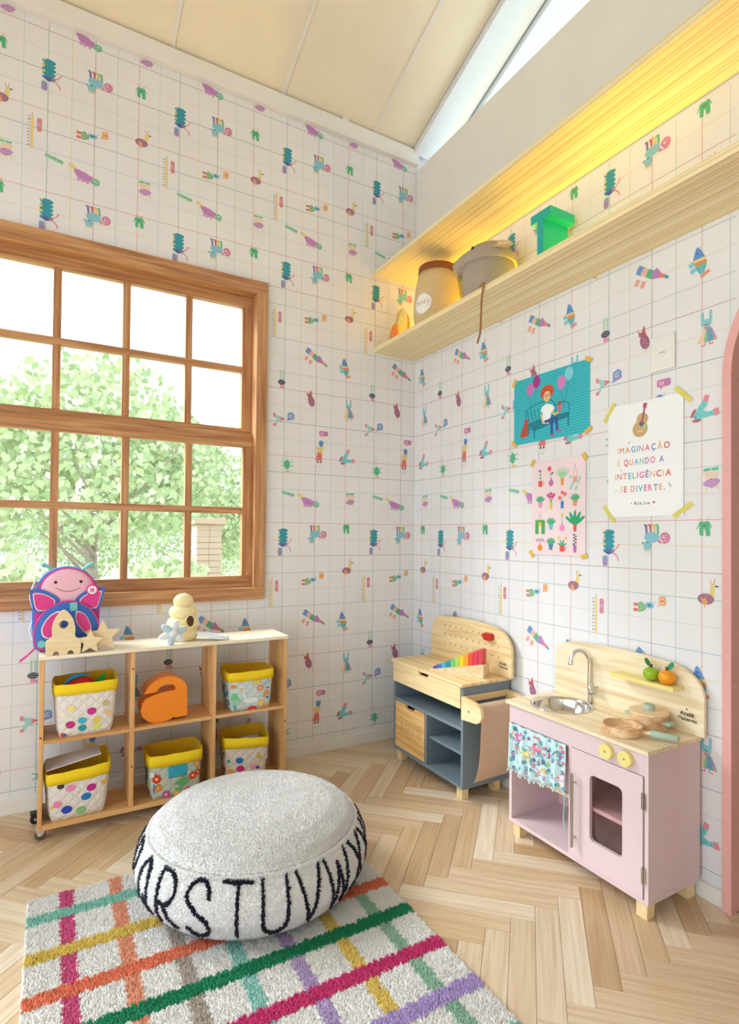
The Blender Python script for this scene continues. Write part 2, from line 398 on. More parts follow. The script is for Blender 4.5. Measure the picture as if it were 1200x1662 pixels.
for near, full, cx, cy, ang, cl in planks:
    c, s = math.cos(-ang), math.sin(-ang)
    l2 = [((x-cx)*c-(y-cy)*s, (x-cx)*s+(y-cy)*c) for x, y in cl]
    if near:
        if full and shared: me = shared
        else:
            bm = plank_bm(l2); me = bpy.data.meshes.new('plank'); bm.to_mesh(me); bm.free(); me.materials.append(M_plank)
            if full: shared = me
        o = bpy.data.objects.new('plank', me); COL.objects.link(o); o.location = (cx, cy, 0); o.rotation_euler = (0, 0, ang); o.parent = floor
    else:
        i = len(stuffV); n = len(cl); stuffV += [(x, y, 0) for x, y in cl]; stuffF.append(list(range(i, i+n)))
raw('far_planks', stuffV, stuffF, wood('oak_far', [(180, 135, 90), (225, 190, 150)], 0, 30, 2, .4), floor, kind='stuff')

# ------------------------------------------------------------------ walls
ZT = 3.60
bm = NB()
for b in ((-3.88, 0, 0, .14, .16, .925), (-3.88, 0, 2.59, .14, .16, 3.8), (-1.01, 0, .925, .14, .16, 2.59), (-3.88, 0, .925, -2.95, .16, 2.59)): box(bm, *b)
wl = struct('wall_left', bm, M_paper)
bm = NB(); arch = circ(-2.365, 1.80, .445, 24, a0=0, a1=PI, closed=False)
outl = [(0, 0), (0, 3.58), (-4.2, 3.58), (-4.2, 0), (-2.81, 0)]+list(reversed(arch))+[(-1.92, 0)]
prism(bm, outl, 0, .12, 'yz')
wr = struct('wall_right', bm, M_paper)
# band above the upper shelf is plain white paint
struct('trim_1', BX(-.004, -4.2, 2.856, 0, -.0005, 3.58), M_white)
struct('baseboard_left', BX(-3.6, -.014, 0, -.0005, -.0005, .068, .002), M_white)
struct('baseboard_right', BX(-.014, -1.912, 0, -.0005, -.0145, .055, .002), M_white)

# unseen rest of the room: back wall added to cut light, left opening admits it
struct('wall_back', BX(-4.0, -4.36, 0, .12, -4.2, 5.6), M_white)
bm = NB(); prism(bm, [(.16, 0), (.16, 3.75), (-4.2, 5.4), (-4.2, 0)], -4.0, -3.88, 'yz', [[(-.25, .25), (-.25, 2.75), (-4.0, 2.75), (-4.0, .25)]])
struct('wall_left_end', bm, M_white)
struct('wall_light_block', BX(1.3, -3.6, 0, 1.36, -1.2, 2.6), M_white)  # unseen wall added beyond the arch to block outside light
struct('light_block_1', BX(.125, -1.30, 0, 1.3, -1.2, 2.6), M_white); struct('light_block_2', BX(.125, -3.6, 0, 1.3, -3.5, 2.6), M_white); struct('light_block_3', BX(.125, -3.6, 2.55, 1.36, -1.2, 2.6), M_white)  # unseen sides and lid of the added light block
bm = NB(); prism(bm, [(.0, 3.58), (-4.2, 3.58), (-4.2, 5.4), (.0, 3.75)], 1.02, 1.06, 'yz'); struct('trim_3', bm, M_white)

# wallpaper ink: a hand-drawn grid and its creatures
P_, H_, T_ = .5808, 1.4963, 2.1435
U0 = .00104
def smile(p, x, y, r, col=(30, 30, 40), w=2.2, up=False):
    p.arc(x, y, r, *((.25*PI, .75*PI) if not up else (1.25*PI, 1.75*PI)), w, col, 6)
def m_cent(p):
    for k in range(5): p.ell(2, -34+k*18, 27-(k % 2)*1, 11, (22, 138, 158))
    p.rr(-24, -18, -14, -6, 3, (228, 196, 80)); p.rr(-24, 6, -13, 18, 3, (228, 196, 80)); p.rr(-20, -42, -12, -34, 3, (228, 196, 80))
    p.ell(2, 43, 17, 10, (66, 78, 160)); p.line([(12, 40), (30, 34), (42, 24), (50, 10)], 4, (224, 110, 130)); p.line([(12, 46), (30, 50), (42, 62), (46, 78)], 4, (224, 100, 120))
    smile(p, 0, 41, 7)
    p.rr(-26, 58, -4, 100, 8, (150, 126, 182)); p.rr(-24, 58, -6, 72, 6, (110, 160, 180))
def m_cow(p):
    for x, c in ((-26, (96, 90, 160)), (-9, (206, 84, 84)), (6, (226, 190, 90)), (20, (96, 176, 120))):
        p.poly([(x-4, -44), (x+5, -44), (x+7, -10), (x-1, -10)], c); p.rect(x-8, -46, x+2, -39, c)
    p.ell(-2, 2, 31, 20, (122, 190, 208)); p.ell(-20, 34, 16, 17, (122, 190, 208)); p.ell(-38, 24, 6, 4, (90, 170, 190)); smile(p, -19, 28, 7, (20, 60, 70), 3, True)
    for x in (-30, -20, -10): p.poly([(x-3, 48), (x+4, 48), (x-1, 62)], (224, 196, 100))
    p.line([(22, 14), (36, 22)], 9, (216, 110, 150)); p.spiral(48, 2, 20, 8, (216, 110, 150), 1.6, PI*.6, cw=-1)
def m_pants(p):
    p.line([(-8, -22), (-14, -34)], 2, (220, 110, 120)); p.line([(8, -22), (14, -36)], 2, (220, 110, 120))
    p.poly([(-17, -22), (17, -22), (20, 26), (6, 28), (2, 4), (-3, 4), (-4, 27), (-17, 24)], (64, 176, 112)); smile(p, 0, -16, 9, (20, 60, 40), 2.5)
    p.line([(-16, -18), (-26, 4)], 3, (64, 176, 112)); p.line([(16, -18), (25, 0)], 3, (64, 176, 112))
def m_emu(p):
    p.line([(20, -40), (14, -62)], 2.5, (220, 120, 140)); p.line([(24, -42), (30, -66)], 2.5, (220, 120, 140))
    p.poly([(8, 2), (28, 2), (30, -44), (18, -46)], (230, 208, 120)); p.ell(24, -42, 9, 8, (230, 208, 120)); p.poly([(32, -46), (46, -42), (32, -38)], (70, 60, 70))
    p.ell(0, 3, 28, 19, (150, 92, 120))
    for x, y in ((-16, -2), (-6, 12), (6, -6), (16, 6), (-2, -8)): p.ell(x, y, 3, 2.4, (206, 130, 150), n=8)
    p.poly([(-18, 4), (0, -2), (8, 18), (-4, 22), (-10, 18)], (232, 148, 90)); p.line([(-4, 20), (-4, 32)], 3, (232, 148, 90))
def m_girl(p):
    for y in (-8, 12): p.rr(-24, y-6, -4, y+6, 2, (222, 100, 90))
    p.poly([(-6, -14), (10, -22), (28, -6), (28, 8), (12, 16), (-2, 20)], (112, 176, 112))
    for x, y in ((4, -6), (12, 4), (4, 10), (18, -6)): p.ell(x, y, 2, 2, (235, 240, 220), n=6)
    p.ell(42, -10, 19, 11, (110, 182, 212)); p.ell(42, -10, 8, 5, (50, 110, 150)); p.line([(56, -20), (68, -26)], 2, (120, 170, 190))
    p.rr(80, -48, 106, -14, 8, (234, 156, 90)); p.rr(86, -42, 100, -20, 4, (246, 200, 130)); p.ell(93, -31, 5, 6, (220, 110, 80)); p.line([(84, -16), (72, -10)], 2.5, (234, 156, 90))
def m_pin(p):
    p.rr(-60, -48, -40, -34, 3, (232, 200, 130), -.6)
    p.rect(-60, -44, -28, -12, (84, 138, 206), .6); p.rect(-40, -30, -12, -2, (240, 178, 156), .6); p.rect(-20, -16, 12, 14, (66, 172, 116), .6)
    p.poly([(4, -6), (22, -14), (44, 18), (24, 26), (2, 22)], (174, 116, 186)); p.poly([(30, 6), (58, 26), (52, 34), (26, 26)], (226, 112, 122)); p.poly([(54, 22), (70, 36), (64, 44), (50, 34)], (60, 150, 176))
    for x, y in ((-56, 4), (-32, 20)):
        p.rr(x-12, y-4, x+6, y+22, 4, (240, 170, 150), .5)
        for q in ((-6, 4), (-2, 14), (2, 2)): p.ell(x+q[0], y+q[1], 2, 2, (206, 80, 80), n=6)
def m_fish(p):
    p.line([(-6, -46), (6, -56), (16, -60)], 2.4, (226, 196, 120)); p.poly([(-24, -14), (-14, -52), (-6, -56), (8, -36), (18, -14)], (78, 136, 204))
    p.ell(-8, -34, 2.5, 3.5, (30, 50, 90), n=8)
    p.poly([(-22, -14), (18, -14), (22, -4), (-20, -4)], (236, 206, 116)); p.poly([(-20, -4), (22, -4), (24, 8), (-16, 8)], (226, 126, 90))
    p.poly([(-16, 8), (24, 8), (22, 20), (-12, 20)], (90, 184, 136)); p.poly([(-12, 20), (22, 20), (14, 40), (0, 42)], (86, 176, 208))
    p.poly([(-24, -12), (-40, -6), (-34, 10), (-18, 4)], (116, 196, 214)); p.poly([(-18, 10), (-36, 18), (-28, 32), (-10, 24)], (116, 196, 214)); p.poly([(0, 46), (30, 34), (36, 44), (6, 58)], (232, 140, 100))
def m_bird(p):
    for x in (-7, 8): p.line([(x, -62), (x, -12)], 6, (150, 208, 160))
    p.ell(0, 4, 21, 14, (26, 44, 56))
    for k in range(8): p.ell(-12+8*(k % 4), -1+9*(k//4), 2.2, 1.5, (230, 240, 240), n=6)
    p.ell(0, 26, 11, 10, (232, 140, 176)); p.poly([(9, 24), (22, 30), (9, 34)], (224, 90, 100))
def m_owl(p):
    p.poly([(-22, -44), (-16, -28), (-6, -24), (4, -50), (10, -30), (14, -12), (-16, -8)], (190, 84, 84)); smile(p, -2, -24, 7, (60, 20, 30))
    p.ell(8, 14, 19, 30, (150, 78, 110), -.3)
    for x, y in ((0, 0), (10, 8), (2, 18), (16, 22), (12, 34)): p.ell(x, y, 3, 3, (196, 140, 180), n=7)
    p.line([(16, 40), (14, 50), (4, 52)], 2.5, (228, 200, 110)); p.line([(26, 34), (32, 40)], 2.5, (228, 200, 110))
def m_rab(p):
    p.rr(-21, -60, -10, -24, 5, (122, 198, 212)); p.rr(7, -62, 17, -24, 5, (122, 198, 212)); p.ell(-2, -20, 19, 14, (122, 198, 212)); smile(p, -2, -24, 10, (20, 60, 60), 2.4)
    p.rr(-10, -8, 12, 0, 2, (226, 120, 130))
    for k, c in enumerate([(238, 214, 166), (242, 196, 176), (120, 190, 130), (96, 140, 200), (60, 164, 150), (176, 130, 190)]):
        x0 = -14+k*5; xb = -34+k*11.5; p.poly([(x0, 0), (x0+5, 0), (xb+11.5, 44), (xb, 44)], c)
    p.poly([(-34, 44), (-24, 26), (-22, 46)], (238, 200, 120)); p.poly([(34, 44), (24, 28), (24, 46)], (232, 150, 110))
    p.line([(-6, 44), (-6, 54), (-20, 56)], 4, (224, 110, 120)); p.line([(8, 44), (8, 54), (22, 54)], 4, (224, 110, 120))
def m_plane(p):
    p.poly([(-26, -26), (-4, -20), (10, -16), (10, 6), (-8, 14), (-18, 34), (-30, 28), (-14, -2), (-28, -12)], (152, 206, 204)); p.poly([(6, -18), (32, -6), (6, 8)], (226, 116, 124)); p.line([(16, -6), (32, -6)], 2, (50, 50, 60))
    p.rr(-36, -32, -24, -12, 2, (226, 116, 124)); p.rr(-36, 24, -22, 38, 2, (226, 116, 124))
    p.poly([(44, -38), (66, -48), (82, -38), (84, -10), (60, -2), (38, 4), (44, -8)], (106, 146, 206)); p.line([(72, -34), (54, -28), (54, -18), (72, -20)], 3.5, (236, 226, 190)); p.line([(56, -12), (74, -14)], 4, (200, 110, 160))
def m_bub(p):
    p.rr(-28, -14, 26, 14, 9, (206, 110, 160)); p.poly([(-14, 10), (-4, 12), (-14, 26)], (206, 110, 160)); p.line([(-16, -6), (-16, 6), (-8, 8), (-8, -6)], 3, (246, 226, 236)); p.rr(2, -8, 20, 8, 3, (176, 112, 180)); p.line([(-2, -7), (-2, 7)], 2.5, (246, 200, 220))
    # the creature under the speech bubble
    p.poly([(-30, 36), (-26, 52), (-4, 52), (2, 34), (-4, 74), (-16, 78), (-28, 70)], (78, 128, 196)); p.ell(-16, 58, 13, 18, (78, 128, 196)); smile(p, -16, 58, 6)
    p.poly([(-46, 84), (-38, 76), (-12, 80), (-6, 62), (-2, 66), (-4, 92), (-12, 110), (-36, 110)], (232, 200, 110)); p.poly([(-38, 108), (-12, 108), (-8, 152), (-48, 152)], (228, 100, 96)); smile(p, -24, 122, 8, (110, 30, 40), 2.2)
    for x in (-40, -22): p.rect(x, 154, x+8, 166, (30, 30, 36)); p.rect(x+1, 166, x+7, 184, (236, 236, 232)); p.line([(x-4, 188), (x+7, 186)], 4, (190, 190, 200))
def m_dog(p):
    p.poly([(-38, 20), (-20, -4), (0, -32), (18, -26), (12, -8), (0, 4), (20, 12), (42, 6), (42, 26), (10, 30), (-22, 34)], (104, 202, 206))
    for x, y in ((-20, 14), (-6, 0), (2, -16), (10, 20), (-8, 22), (28, 18), (-26, 24)): p.ell(x, y, 2.2, 2.2, (60, 130, 140), n=6)
    p.rr(2, -46, 20, -24, 2, (232, 130, 146), .25); p.rr(36, 4, 54, 28, 2, (232, 130, 146), -.2); p.ell(-34, 10, 6, 17, (176, 90, 110), .5); p.ell(-22, 36, 16, 6, (176, 90, 110)); smile(p, -26, 18, 5, (20, 60, 90))
def m_bug(p):
    for x in (-14, -2): p.line([(x, -62), (x, -24)], 4, (204, 206, 204)); p.line([(x-8, -62), (x+2, -64)], 4, (204, 206, 204))
    p.ell(0, 4, 17, 26, (64, 178, 124))
    for a, b in (((-15, -6), (-34, -14)), ((-16, 8), (-34, 16)), ((15, -6), (32, -16)), ((16, 8), (36, 12))): p.line([a, b], 4, (64, 178, 124))
    p.ell(4, 40, 9, 8, (232, 206, 130)); p.poly([(-12, 34), (-4, 38), (-8, 52)], (232, 206, 130)); p.poly([(14, 36), (24, 42), (16, 50)], (232, 206, 130)); smile(p, 4, 37, 5)
def m_pim(p):
    p.rr(-36, -9, 36, 9, 3, (142, 212, 176), .22)
    for k, ch in enumerate('PIMPON'): p.text(ch, -32+k*11.5, -3+k*2.4, 12, (60, 90, 80))
def m_cham(p):
    p.poly([(-76, -40), (-62, -30), (-52, -40), (-38, -20), (-50, -14), (-68, -26)], (236, 214, 110)); p.ell(-50, -24, 14, 9, (236, 214, 110), .5); p.ell(-64, -34, 2, 2, (40, 40, 40), n=6)
    for k in range(6): p.ell(-40+k*12, -12+k*4-(4 if k % 2 else 0), 9, 10, (192, 116, 190))
    p.ell(-10, 4, 34, 20, (192, 116, 190), .3)
    for x in (-30, -14, 6): p.ell(x, 26+x*.12, 6, 9, (206, 150, 186))
    p.line([(18, 16), (30, 26)], 8, (82, 184, 140)); p.spiral(40, 14, 16, 7, (82, 184, 140), 1.4, PI*.6, cw=-1)
def m_cloud(p):
    p.rect(-26, -42, -2, -32, (82, 196, 144), -.06); p.rect(1, -43, 24, -33, (82, 196, 144), -.06)
    for k in range(4): p.arc(-2, -34, 26-k*6, .05*PI, .95*PI, 3, (236, 200, 164) if k % 2 == 0 else (240, 214, 196), 8)
    p.poly([(-24, -30), (22, -30), (18, -2), (-20, -2)], (238, 208, 184))
    p.poly([(-28, 8), (-16, -2), (4, -4), (18, -6), (30, 2), (20, 16), (2, 26), (-14, 20), (-26, 18)], (190, 134, 194)); smile(p, 0, 4, 8, (90, 50, 110), 2.4, True)
    p.poly([(-16, 24), (-8, 24), (-22, 38)], (240, 220, 140)); p.poly([(12, 22), (20, 18), (28, 34)], (240, 220, 140))
def m_pencil(p):
    p.rect(-5, -66, 5, 78, (236, 208, 120)); p.poly([(-5, -66), (5, -66), (0, -82)], (232, 200, 150)); p.poly([(-1.5, -78), (1.5, -78), (0, -84)], (30, 30, 30))
    for k in range(10): p.line([(-18, -62+k*14), (-7, -64+k*14)], 4, [(110, 180, 200), (206, 90, 100), (120, 190, 150), (200, 120, 160)][k % 4])
    p.rr(18, -66, 36, -6, 7, (222, 120, 120)); p.rect(20, -50, 34, -24, (196, 130, 180)); p.line([(24, -44), (30, -30)], 2.5, (246, 226, 190))
MOT = [(m_cent, -.877, 1.234), (m_cow, -.680, 1.253), (m_pants, -.481, 1.285), (m_emu, -.476, 1.039), (m_girl, -.735, .979), (m_pencil, -.937, .925), (m_pin, -.686, .772), (m_fish, -.498, .738),
       (m_bird, -.894, .605), (m_owl, -.722, .531), (m_rab, -.472, .492), (m_plane, -.903, .391), (m_bub, -.633, .338), (m_dog, -.486, .210), (m_bug, -.857, .147), (m_pim, -.848, -.021), (m_cham, -.717, -.059), (m_cloud, -.457, -.045)]
VC = [(176, 214, 220), (96, 158, 146), (232, 206, 140), (170, 104, 100), (160, 206, 200), (226, 130, 126)]
HC = [(96, 150, 130), (222, 130, 130), (206, 204, 196), (96, 120, 130), (236, 206, 170), (168, 110, 104), (172, 186, 186), (236, 212, 150), (120, 178, 200), (204, 210, 204), (110, 182, 160), (176, 116, 106), (238, 210, 140), (226, 110, 114), (236, 204, 200), (150, 200, 214)]
def clipz(z0, z1, u0, u1):
    def f(P):
        for a, b, c in ((0, -1, -z0), (0, 1, z1), (-1, 0, -u0), (1, 0, u1)):
            if len(P) < 3: return []
            P = clip_poly(P, a, b, c)
        return P
    return f
def wallpaper(wall, fn, umin, umax, nmin, nmax, zmax, skip):
    ln = Print(fn, 1, base=.0003, step=.0001); ln.ym = 1; ln.pale = .22
    k = 0; z = .098
    while z < zmax:
        ua = -.99 if umin < -1 and .9 < z < 2.615 else umin
        ln.k = 0; ln._add([(ua, z-.0011), (umax, z-.0011), (umax, z+.0011), (ua, z+.0011)], HC[k % 16]); z += .09352; k += 1
    k0 = math.ceil((umin+.974)/.0968); k1 = int((umax+.974)/.0968)
    for k in range(k0, k1+1):
        u = -.974+k*.0968; ln.k = 1
        for za, zb in (((.07, .9), (2.62, zmax)) if u < -.99 else ((.07, zmax),)):
            ln._add([(u-.0011, za), (u+.0011, za), (u+.0011, zb), (u-.0011, zb)], VC[k % 6])
    ln.build('wallpaper_grid', wall)
    p = Print(fn, U0, base=.0006, step=.00005); p.pale = .16
    for n in range(nmin, nmax+1):
        for f, u, z in MOT:
            uu = u+n*P_
            if not (umin+.02 < uu < umax-.0): continue
            for band in ((0, 0, 2.99), (H_, 0, 2.99), (2*H_, 0, 2.99), (T_, 2.99, zmax), (T_+H_, 2.99, zmax)):
                zz = z+band[0]
                if zz-.2 > zmax or zz < .03 or zz+.1 < band[1] or zz-.1 > band[2] or skip(uu, zz): continue
                zc0, zc1 = max(band[1], .07), min(band[2], zmax)
                if uu < -1.0: zc0, zc1 = (max(zc0, 2.605), zc1) if zz > 2 else (zc0, min(zc1, .905))
                p.clip = clipz(zc0, zc1, umin, umax); p.at(uu, zz); f(p)
    p.build('wallpaper_creatures', wall)
wallpaper(wl, lambda u, z, o: (u, -o, z), -3.4, -.0005, -5, 2, 3.6, lambda u, z: u < -1.02 and .93 < z < 2.6)
wallpaper(wr, lambda u, z, o: (-o, -u, z), .0005, 1.95, 1, 6, 2.81, lambda u, z: False)

# ------------------------------------------------------------------ window_1
def wbox(nm, b, parent, m=M_cedar, bev=.003, kind=None, **k): return obj(nm, BX(*b[:6], b[6] if len(b) > 6 else bev), m, parent, kind=kind, **k)
win = struct('window_1', BX(-2.95, -.028, 2.555, -.985, .14, 2.622, .004), M_cedar)
wbox('casing', (-2.95, -.028, .897, -.985, .14, .962, .004), win)
wbox('casing', (-1.047, -.027, .962, -.985, .14, 2.555, .003), win, M_cedarv)
wbox('casing', (-2.95, -.027, .962, -2.89, .14, 2.555, .003), win, M_cedarv)
xe = [-1.10-.3012*k for k in range(6)]      # right edge of each pane
for nm, y0, y1, zs, rails in (('lower_sash', .022, .058, [(1.023, 1.357), (1.392, 1.718)], [(.962, 1.023), (1.718, 1.795)]), ('upper_sash', .062, .098, [(1.828, 2.135), (2.168, 2.497)], [(1.775, 1.828), (2.497, 2.555)])):
    sash = wbox(nm, (-2.89, y0, rails[0][0], -1.047, y1, rails[0][1], .002), win)
    wbox('rail', (-2.89, y0, rails[1][0], -1.047, y1, rails[1][1], .002), sash)
    wbox('stile', (-1.10, y0, rails[0][1], -1.047, y1, rails[1][0], .002), sash, M_cedarv)
    wbox('stile', (-2.89, y0, rails[0][1], -2.87, y1, rails[1][0], .002), sash, M_cedarv)
    for k in range(6):
        xr = xe[k]; xl = xr-.2662
        if k < 5: wbox('muntin', (xl-.035, y0+.001, rails[0][1], xl, y1-.001, rails[1][0], .003), sash, M_cedarv)
        for z0, z1 in zs:
            wbox('pane', (xl-.004, (y0+y1)/2-.002, z0-.004, xr+.004, (y0+y1)/2+.002, z1+.004), sash, glass('window_glass'), 0)
    wbox('muntin', (-2.89, y0+.0005, zs[0][1], -1.10, y1-.0005, zs[1][0], .003), sash)

# ------------------------------------------------------------------ ceiling, rafters and crown
SL = .37
def cz(y): return 3.70-SL*y
def slope_box(bm, x0, x1, ya, yb, d0, d1):
    """slab following the roof slope, d0..d1 below the ceiling plane"""
    V = [bm.verts.new((x, y, cz(y)-d)) for x in (x0, x1) for y in (ya, yb) for d in (d0, d1)]
    for q in ((0, 1, 3, 2), (4, 6, 7, 5), (0, 4, 5, 1), (2, 3, 7, 6), (0, 2, 6, 4), (1, 5, 7, 3)): bm.faces.new([V[i] for i in q])
ceil_ = NB(); slope_box(ceil_, -6, 1.05, .05, -6.0, -.06, -.03)
ceil_o = struct('ceiling', ceil_, M_cream)
xs = [-6.0]+[-.325-.5875*k for k in range(8, -1, -1)]+[-.04]
for a, b in zip(xs, xs[1:]):
    bm = NB(); slope_box(bm, a+.004, b-.004, .02, -6, -.03, 0); obj('ceiling_panel', bm, M_cream, ceil_o)
for x in xs[1:-1]:
    bm = NB(); slope_box(bm, x-.007, x+.007, 0.0, -6, 0, .008); obj('batten', bm, M_white, ceil_o)
bm = NB(); slope_box(bm, -.04, .085, -.03, -6, -.03, .05); obj('rafter', bm, M_bluewhite, ceil_o)
bm = NB(); slope_box(bm, .09, .185, .0, -6, -.03, .0); obj('ceiling_panel', bm, M_white, ceil_o)
bm = NB(); slope_box(bm, .20, .30, .0, -6, -.03, .03); obj('rafter', bm, M_bluewhite, ceil_o)
bm = NB(); slope_box(bm, .30, 1.05, .0, -6, -.03, .0); obj('ceiling_panel', bm, M_white, ceil_o)
struct('trim_2', BX(-3.6, -.035, 3.602, -.006, 0, 3.692, .003), M_white)
obj('packing_block', BX(-.545, -.03, 3.692, -.505, -.002, 3.712), M_white, ceil_o)

# ------------------------------------------------------------------ arched door surround
bm = NB(); yc, zc = -2.365, 1.80
o_out = [(yc+.450*math.cos(a), zc+.450*math.sin(a)) for a in [PI*i/40 for i in range(41)]]
o_in = [(yc+.420*math.cos(a), zc+.420*math.sin(a)) for a in [PI*i/40 for i in range(41)]]
outl = [(yc+.450, 0)]+o_out+[(yc-.450, 0), (yc-.420, 0)]+o_in[::-1]+[(yc+.420, 0)]
prism(bm, outl, -.024, .145, 'yz')
struct('door_1', bm, M_pink)

# ------------------------------------------------------------------ garden beyond the window
M_leaf = [mat('leaf_lime', (176, 192, 140), .7), mat('leaf_green', (148, 172, 120), .7), mat('leaf_pale', (200, 210, 170), .7)]
M_bark = mat('grey_bark', (150, 136, 122), .9)
M_lawn = mat('lawn', (160, 172, 130), .9, bscale=6)
struct('ground', BX(-14, .3, -.45, 14, 30, -.3), M_lawn)
def tree(x, y, h, crown, label, seed, n=900, trunk=.09):
    rng = random.Random(seed); t = thing('garden_tree', label, 'tree', (x, y, -.3), 0, None)
    bm = NB(); tube(bm, smoothpts([(0, 0, 0), (.05, 0, h*.2), (-.04, .05, h*.4), (0, 0, h*.55)]), [trunk*(1-.4*i/18) for i in range(19)], 8)
    obj('trunk', bm, M_bark, t, smooth=True)
    for k in range(9):
        a = rng.uniform(0, 2*PI); L = h*rng.uniform(.3, .5); z0 = h*rng.uniform(.22, .5); d = Vector((math.cos(a), math.sin(a)*.7, rng.uniform(.4, 1.1))).normalized()
        pts = [Vector((0, 0, z0))+d*L*s+Vector((rng.uniform(-.1, .1), 0, rng.uniform(-.08, .08)))*s for s in (0, .25, .5, .75, 1)]
        P = smoothpts(pts, 4); bm = NB(); tube(bm, P, [trunk*.38*(1-.85*i/len(P)) for i in range(len(P))], 6); obj('branch', bm, M_bark, t, smooth=True)
    V, Fc, mi = [], [], []
    for (cx, cy, cz_, r, rz_) in crown:
        for k in range(n):
            d = Vector((rng.gauss(0, 1), rng.gauss(0, 1), rng.gauss(0, 1))).normalized()*(rng.random()**.4)
            p = Vector((cx+d.x*r, cy+d.y*r*.8, cz_+d.z*rz_)); L = rng.uniform(.07, .13); wd = L*.32
            a = Vector((rng.uniform(-1, 1), rng.uniform(-.6, .6), rng.uniform(-1.6, .2))).normalized(); s = a.cross(Vector((rng.uniform(-.4, .4), 1, rng.uniform(-.4, .4)))).normalized()*wd
            i = len(V); V += [p-a*L*.5, p-a*.1*L+s, p+a*L*.5, p-a*.1*L-s]; Fc.append((i, i+1, i+2, i+3)); mi.append(rng.choice((0, 0, 1, 2)))
    o = raw('foliage', V, Fc, M_leaf, t, kind='stuff'); o.data.polygons.foreach_set('material_index', mi)
    return t
tree(-1.55, 4.2, 3.2, [(.0, 0, 2.9, .95, .75), (-.9, .3, 2.5, .8, .75), (.75, .2, 2.35, .7, .75), (0, 0, 2.0, 1.3, .6), (-1.5, 0, 1.8, .8, .8)], 'broad leafy tree nearest the window, its crown filling the middle panes', 3, 1300, .06)
tree(.6, 7.6, 3.2, [(0, 0, 2.3, .9, .85), (.6, .2, 1.7, .8, .7), (-.3, 0, 3.0, .45, .5)], 'slim leafy tree seen through the right-hand window panes', 5, 1300, .07)
tree(-4.2, 8.6, 3.6, [(0, 0, 3.2, 1.1, .9), (.7, 0, 2.3, 1.1, .9), (-.7, 0, 2.2, 1.0, .9)], 'leafy tree seen through the leftmost window panes', 9, 1200)
h = tree(-1.2, 13.5, 3.4, [(-3.6+1.2*k, (k % 2)*.6, 1.2+.3*(k % 3), .95, 1.1) for k in range(8)], 'long dense green hedge at the far end of the garden', 21, 1400); h.name = 'garden_hedge'; h['category'] = 'hedge'
for k, (x, y, sz, lb) in enumerate([(-2.35, 2.6, .5, 'rounded pale shrub low behind the left window panes'), (-1.0, 2.6, .5, 'rounded pale shrub low behind the middle window panes'), (.3, 2.9, .5, 'rounded pale shrub low behind the right window panes')]):
    rng = random.Random(k+40); t = thing('garden_shrub', lb, 'shrub', (x, y, -.3)); V, Fc, mi = [], [], []
    bm = NB()
    for q in range(7): tube(bm, [(0, 0, 0), (.25*math.cos(q), .25*math.sin(q), .5), (.4*math.cos(q), .4*math.sin(q), 1.0)], [.02, .014, .006], 5)
    obj('stems', bm, M_bark, t)
    for q in range(1500):
        d = Vector((rng.gauss(0, 1), rng.gauss(0, 1), rng.gauss(0, 1))).normalized()*(rng.random()**.4); p = Vector((d.x*sz, d.y*sz*.7, .75+d.z*.62)); L = rng.uniform(.06, .12)
        a = Vector((rng.uniform(-1, 1), rng.uniform(-.6, .6), rng.uniform(-1.4, .4))).normalized(); s = a.cross(Vector((0, 1, .2))).normalized()*L*.3
        i = len(V); V += [p-a*L*.5, p+s, p+a*L*.5, p-s]; Fc.append((i, i+1, i+2, i+3)); mi.append(rng.choice((0, 1, 2, 2)))
    o = raw('foliage', V, Fc, M_leaf, t, kind='stuff'); o.data.polygons.foreach_set('material_index', mi)
t = thing('gate_pier', 'pale brick gate pier in the garden behind the right-hand panes', 'pillar', (.25, 6.6, -.3))
for r in range(17):
    for c in range(2):
        bm = BX(-.2+c*.202+(.0), -.2, r*.1, c*.202-.002, .2, r*.1+.094, .004); obj('brick', bm, mat('pale_brick', (196, 164, 146), .9), t)
obj('cap', BX(-.26, -.26, 1.7, .26, .26, 1.8, .01), mat('pale_brick', (196, 164, 146), .9), t)

# ------------------------------------------------------------------ the two wall shelves and their light
sh = thing('wall_shelf', 'long pine wall shelf holding the baskets, its striped underside in view', 'shelf', (0, 0, 2.36))
obj('board', BX(-.305, -4.0, 0, -.001, -.001, .03, .0015), M_pineshelf, sh)
up = thing('wall_shelf', 'upper pine shelf lit yellow from below, under the white wall band', 'shelf', (0, 0, 2.825))
obj('board', BX(-.315, -4.0, 0, -.0045, -.001, .03, .0015), M_pineshelf, up)
led = thing('light_strip', 'warm yellow light strip along the back of the lower wall shelf', 'light', (0, 0, 2.39))
obj('channel', BX(-.022, -2.0, .0005, -.002, -.004, .008), mat('led_channel', (230, 226, 214), .5), led)
M_led = mat('led_glow', (255, 214, 28), emit=60)
obj('lit_tape', BX(-.019, -1.99, .0085, -.006, -.006, .0105), M_led, led)

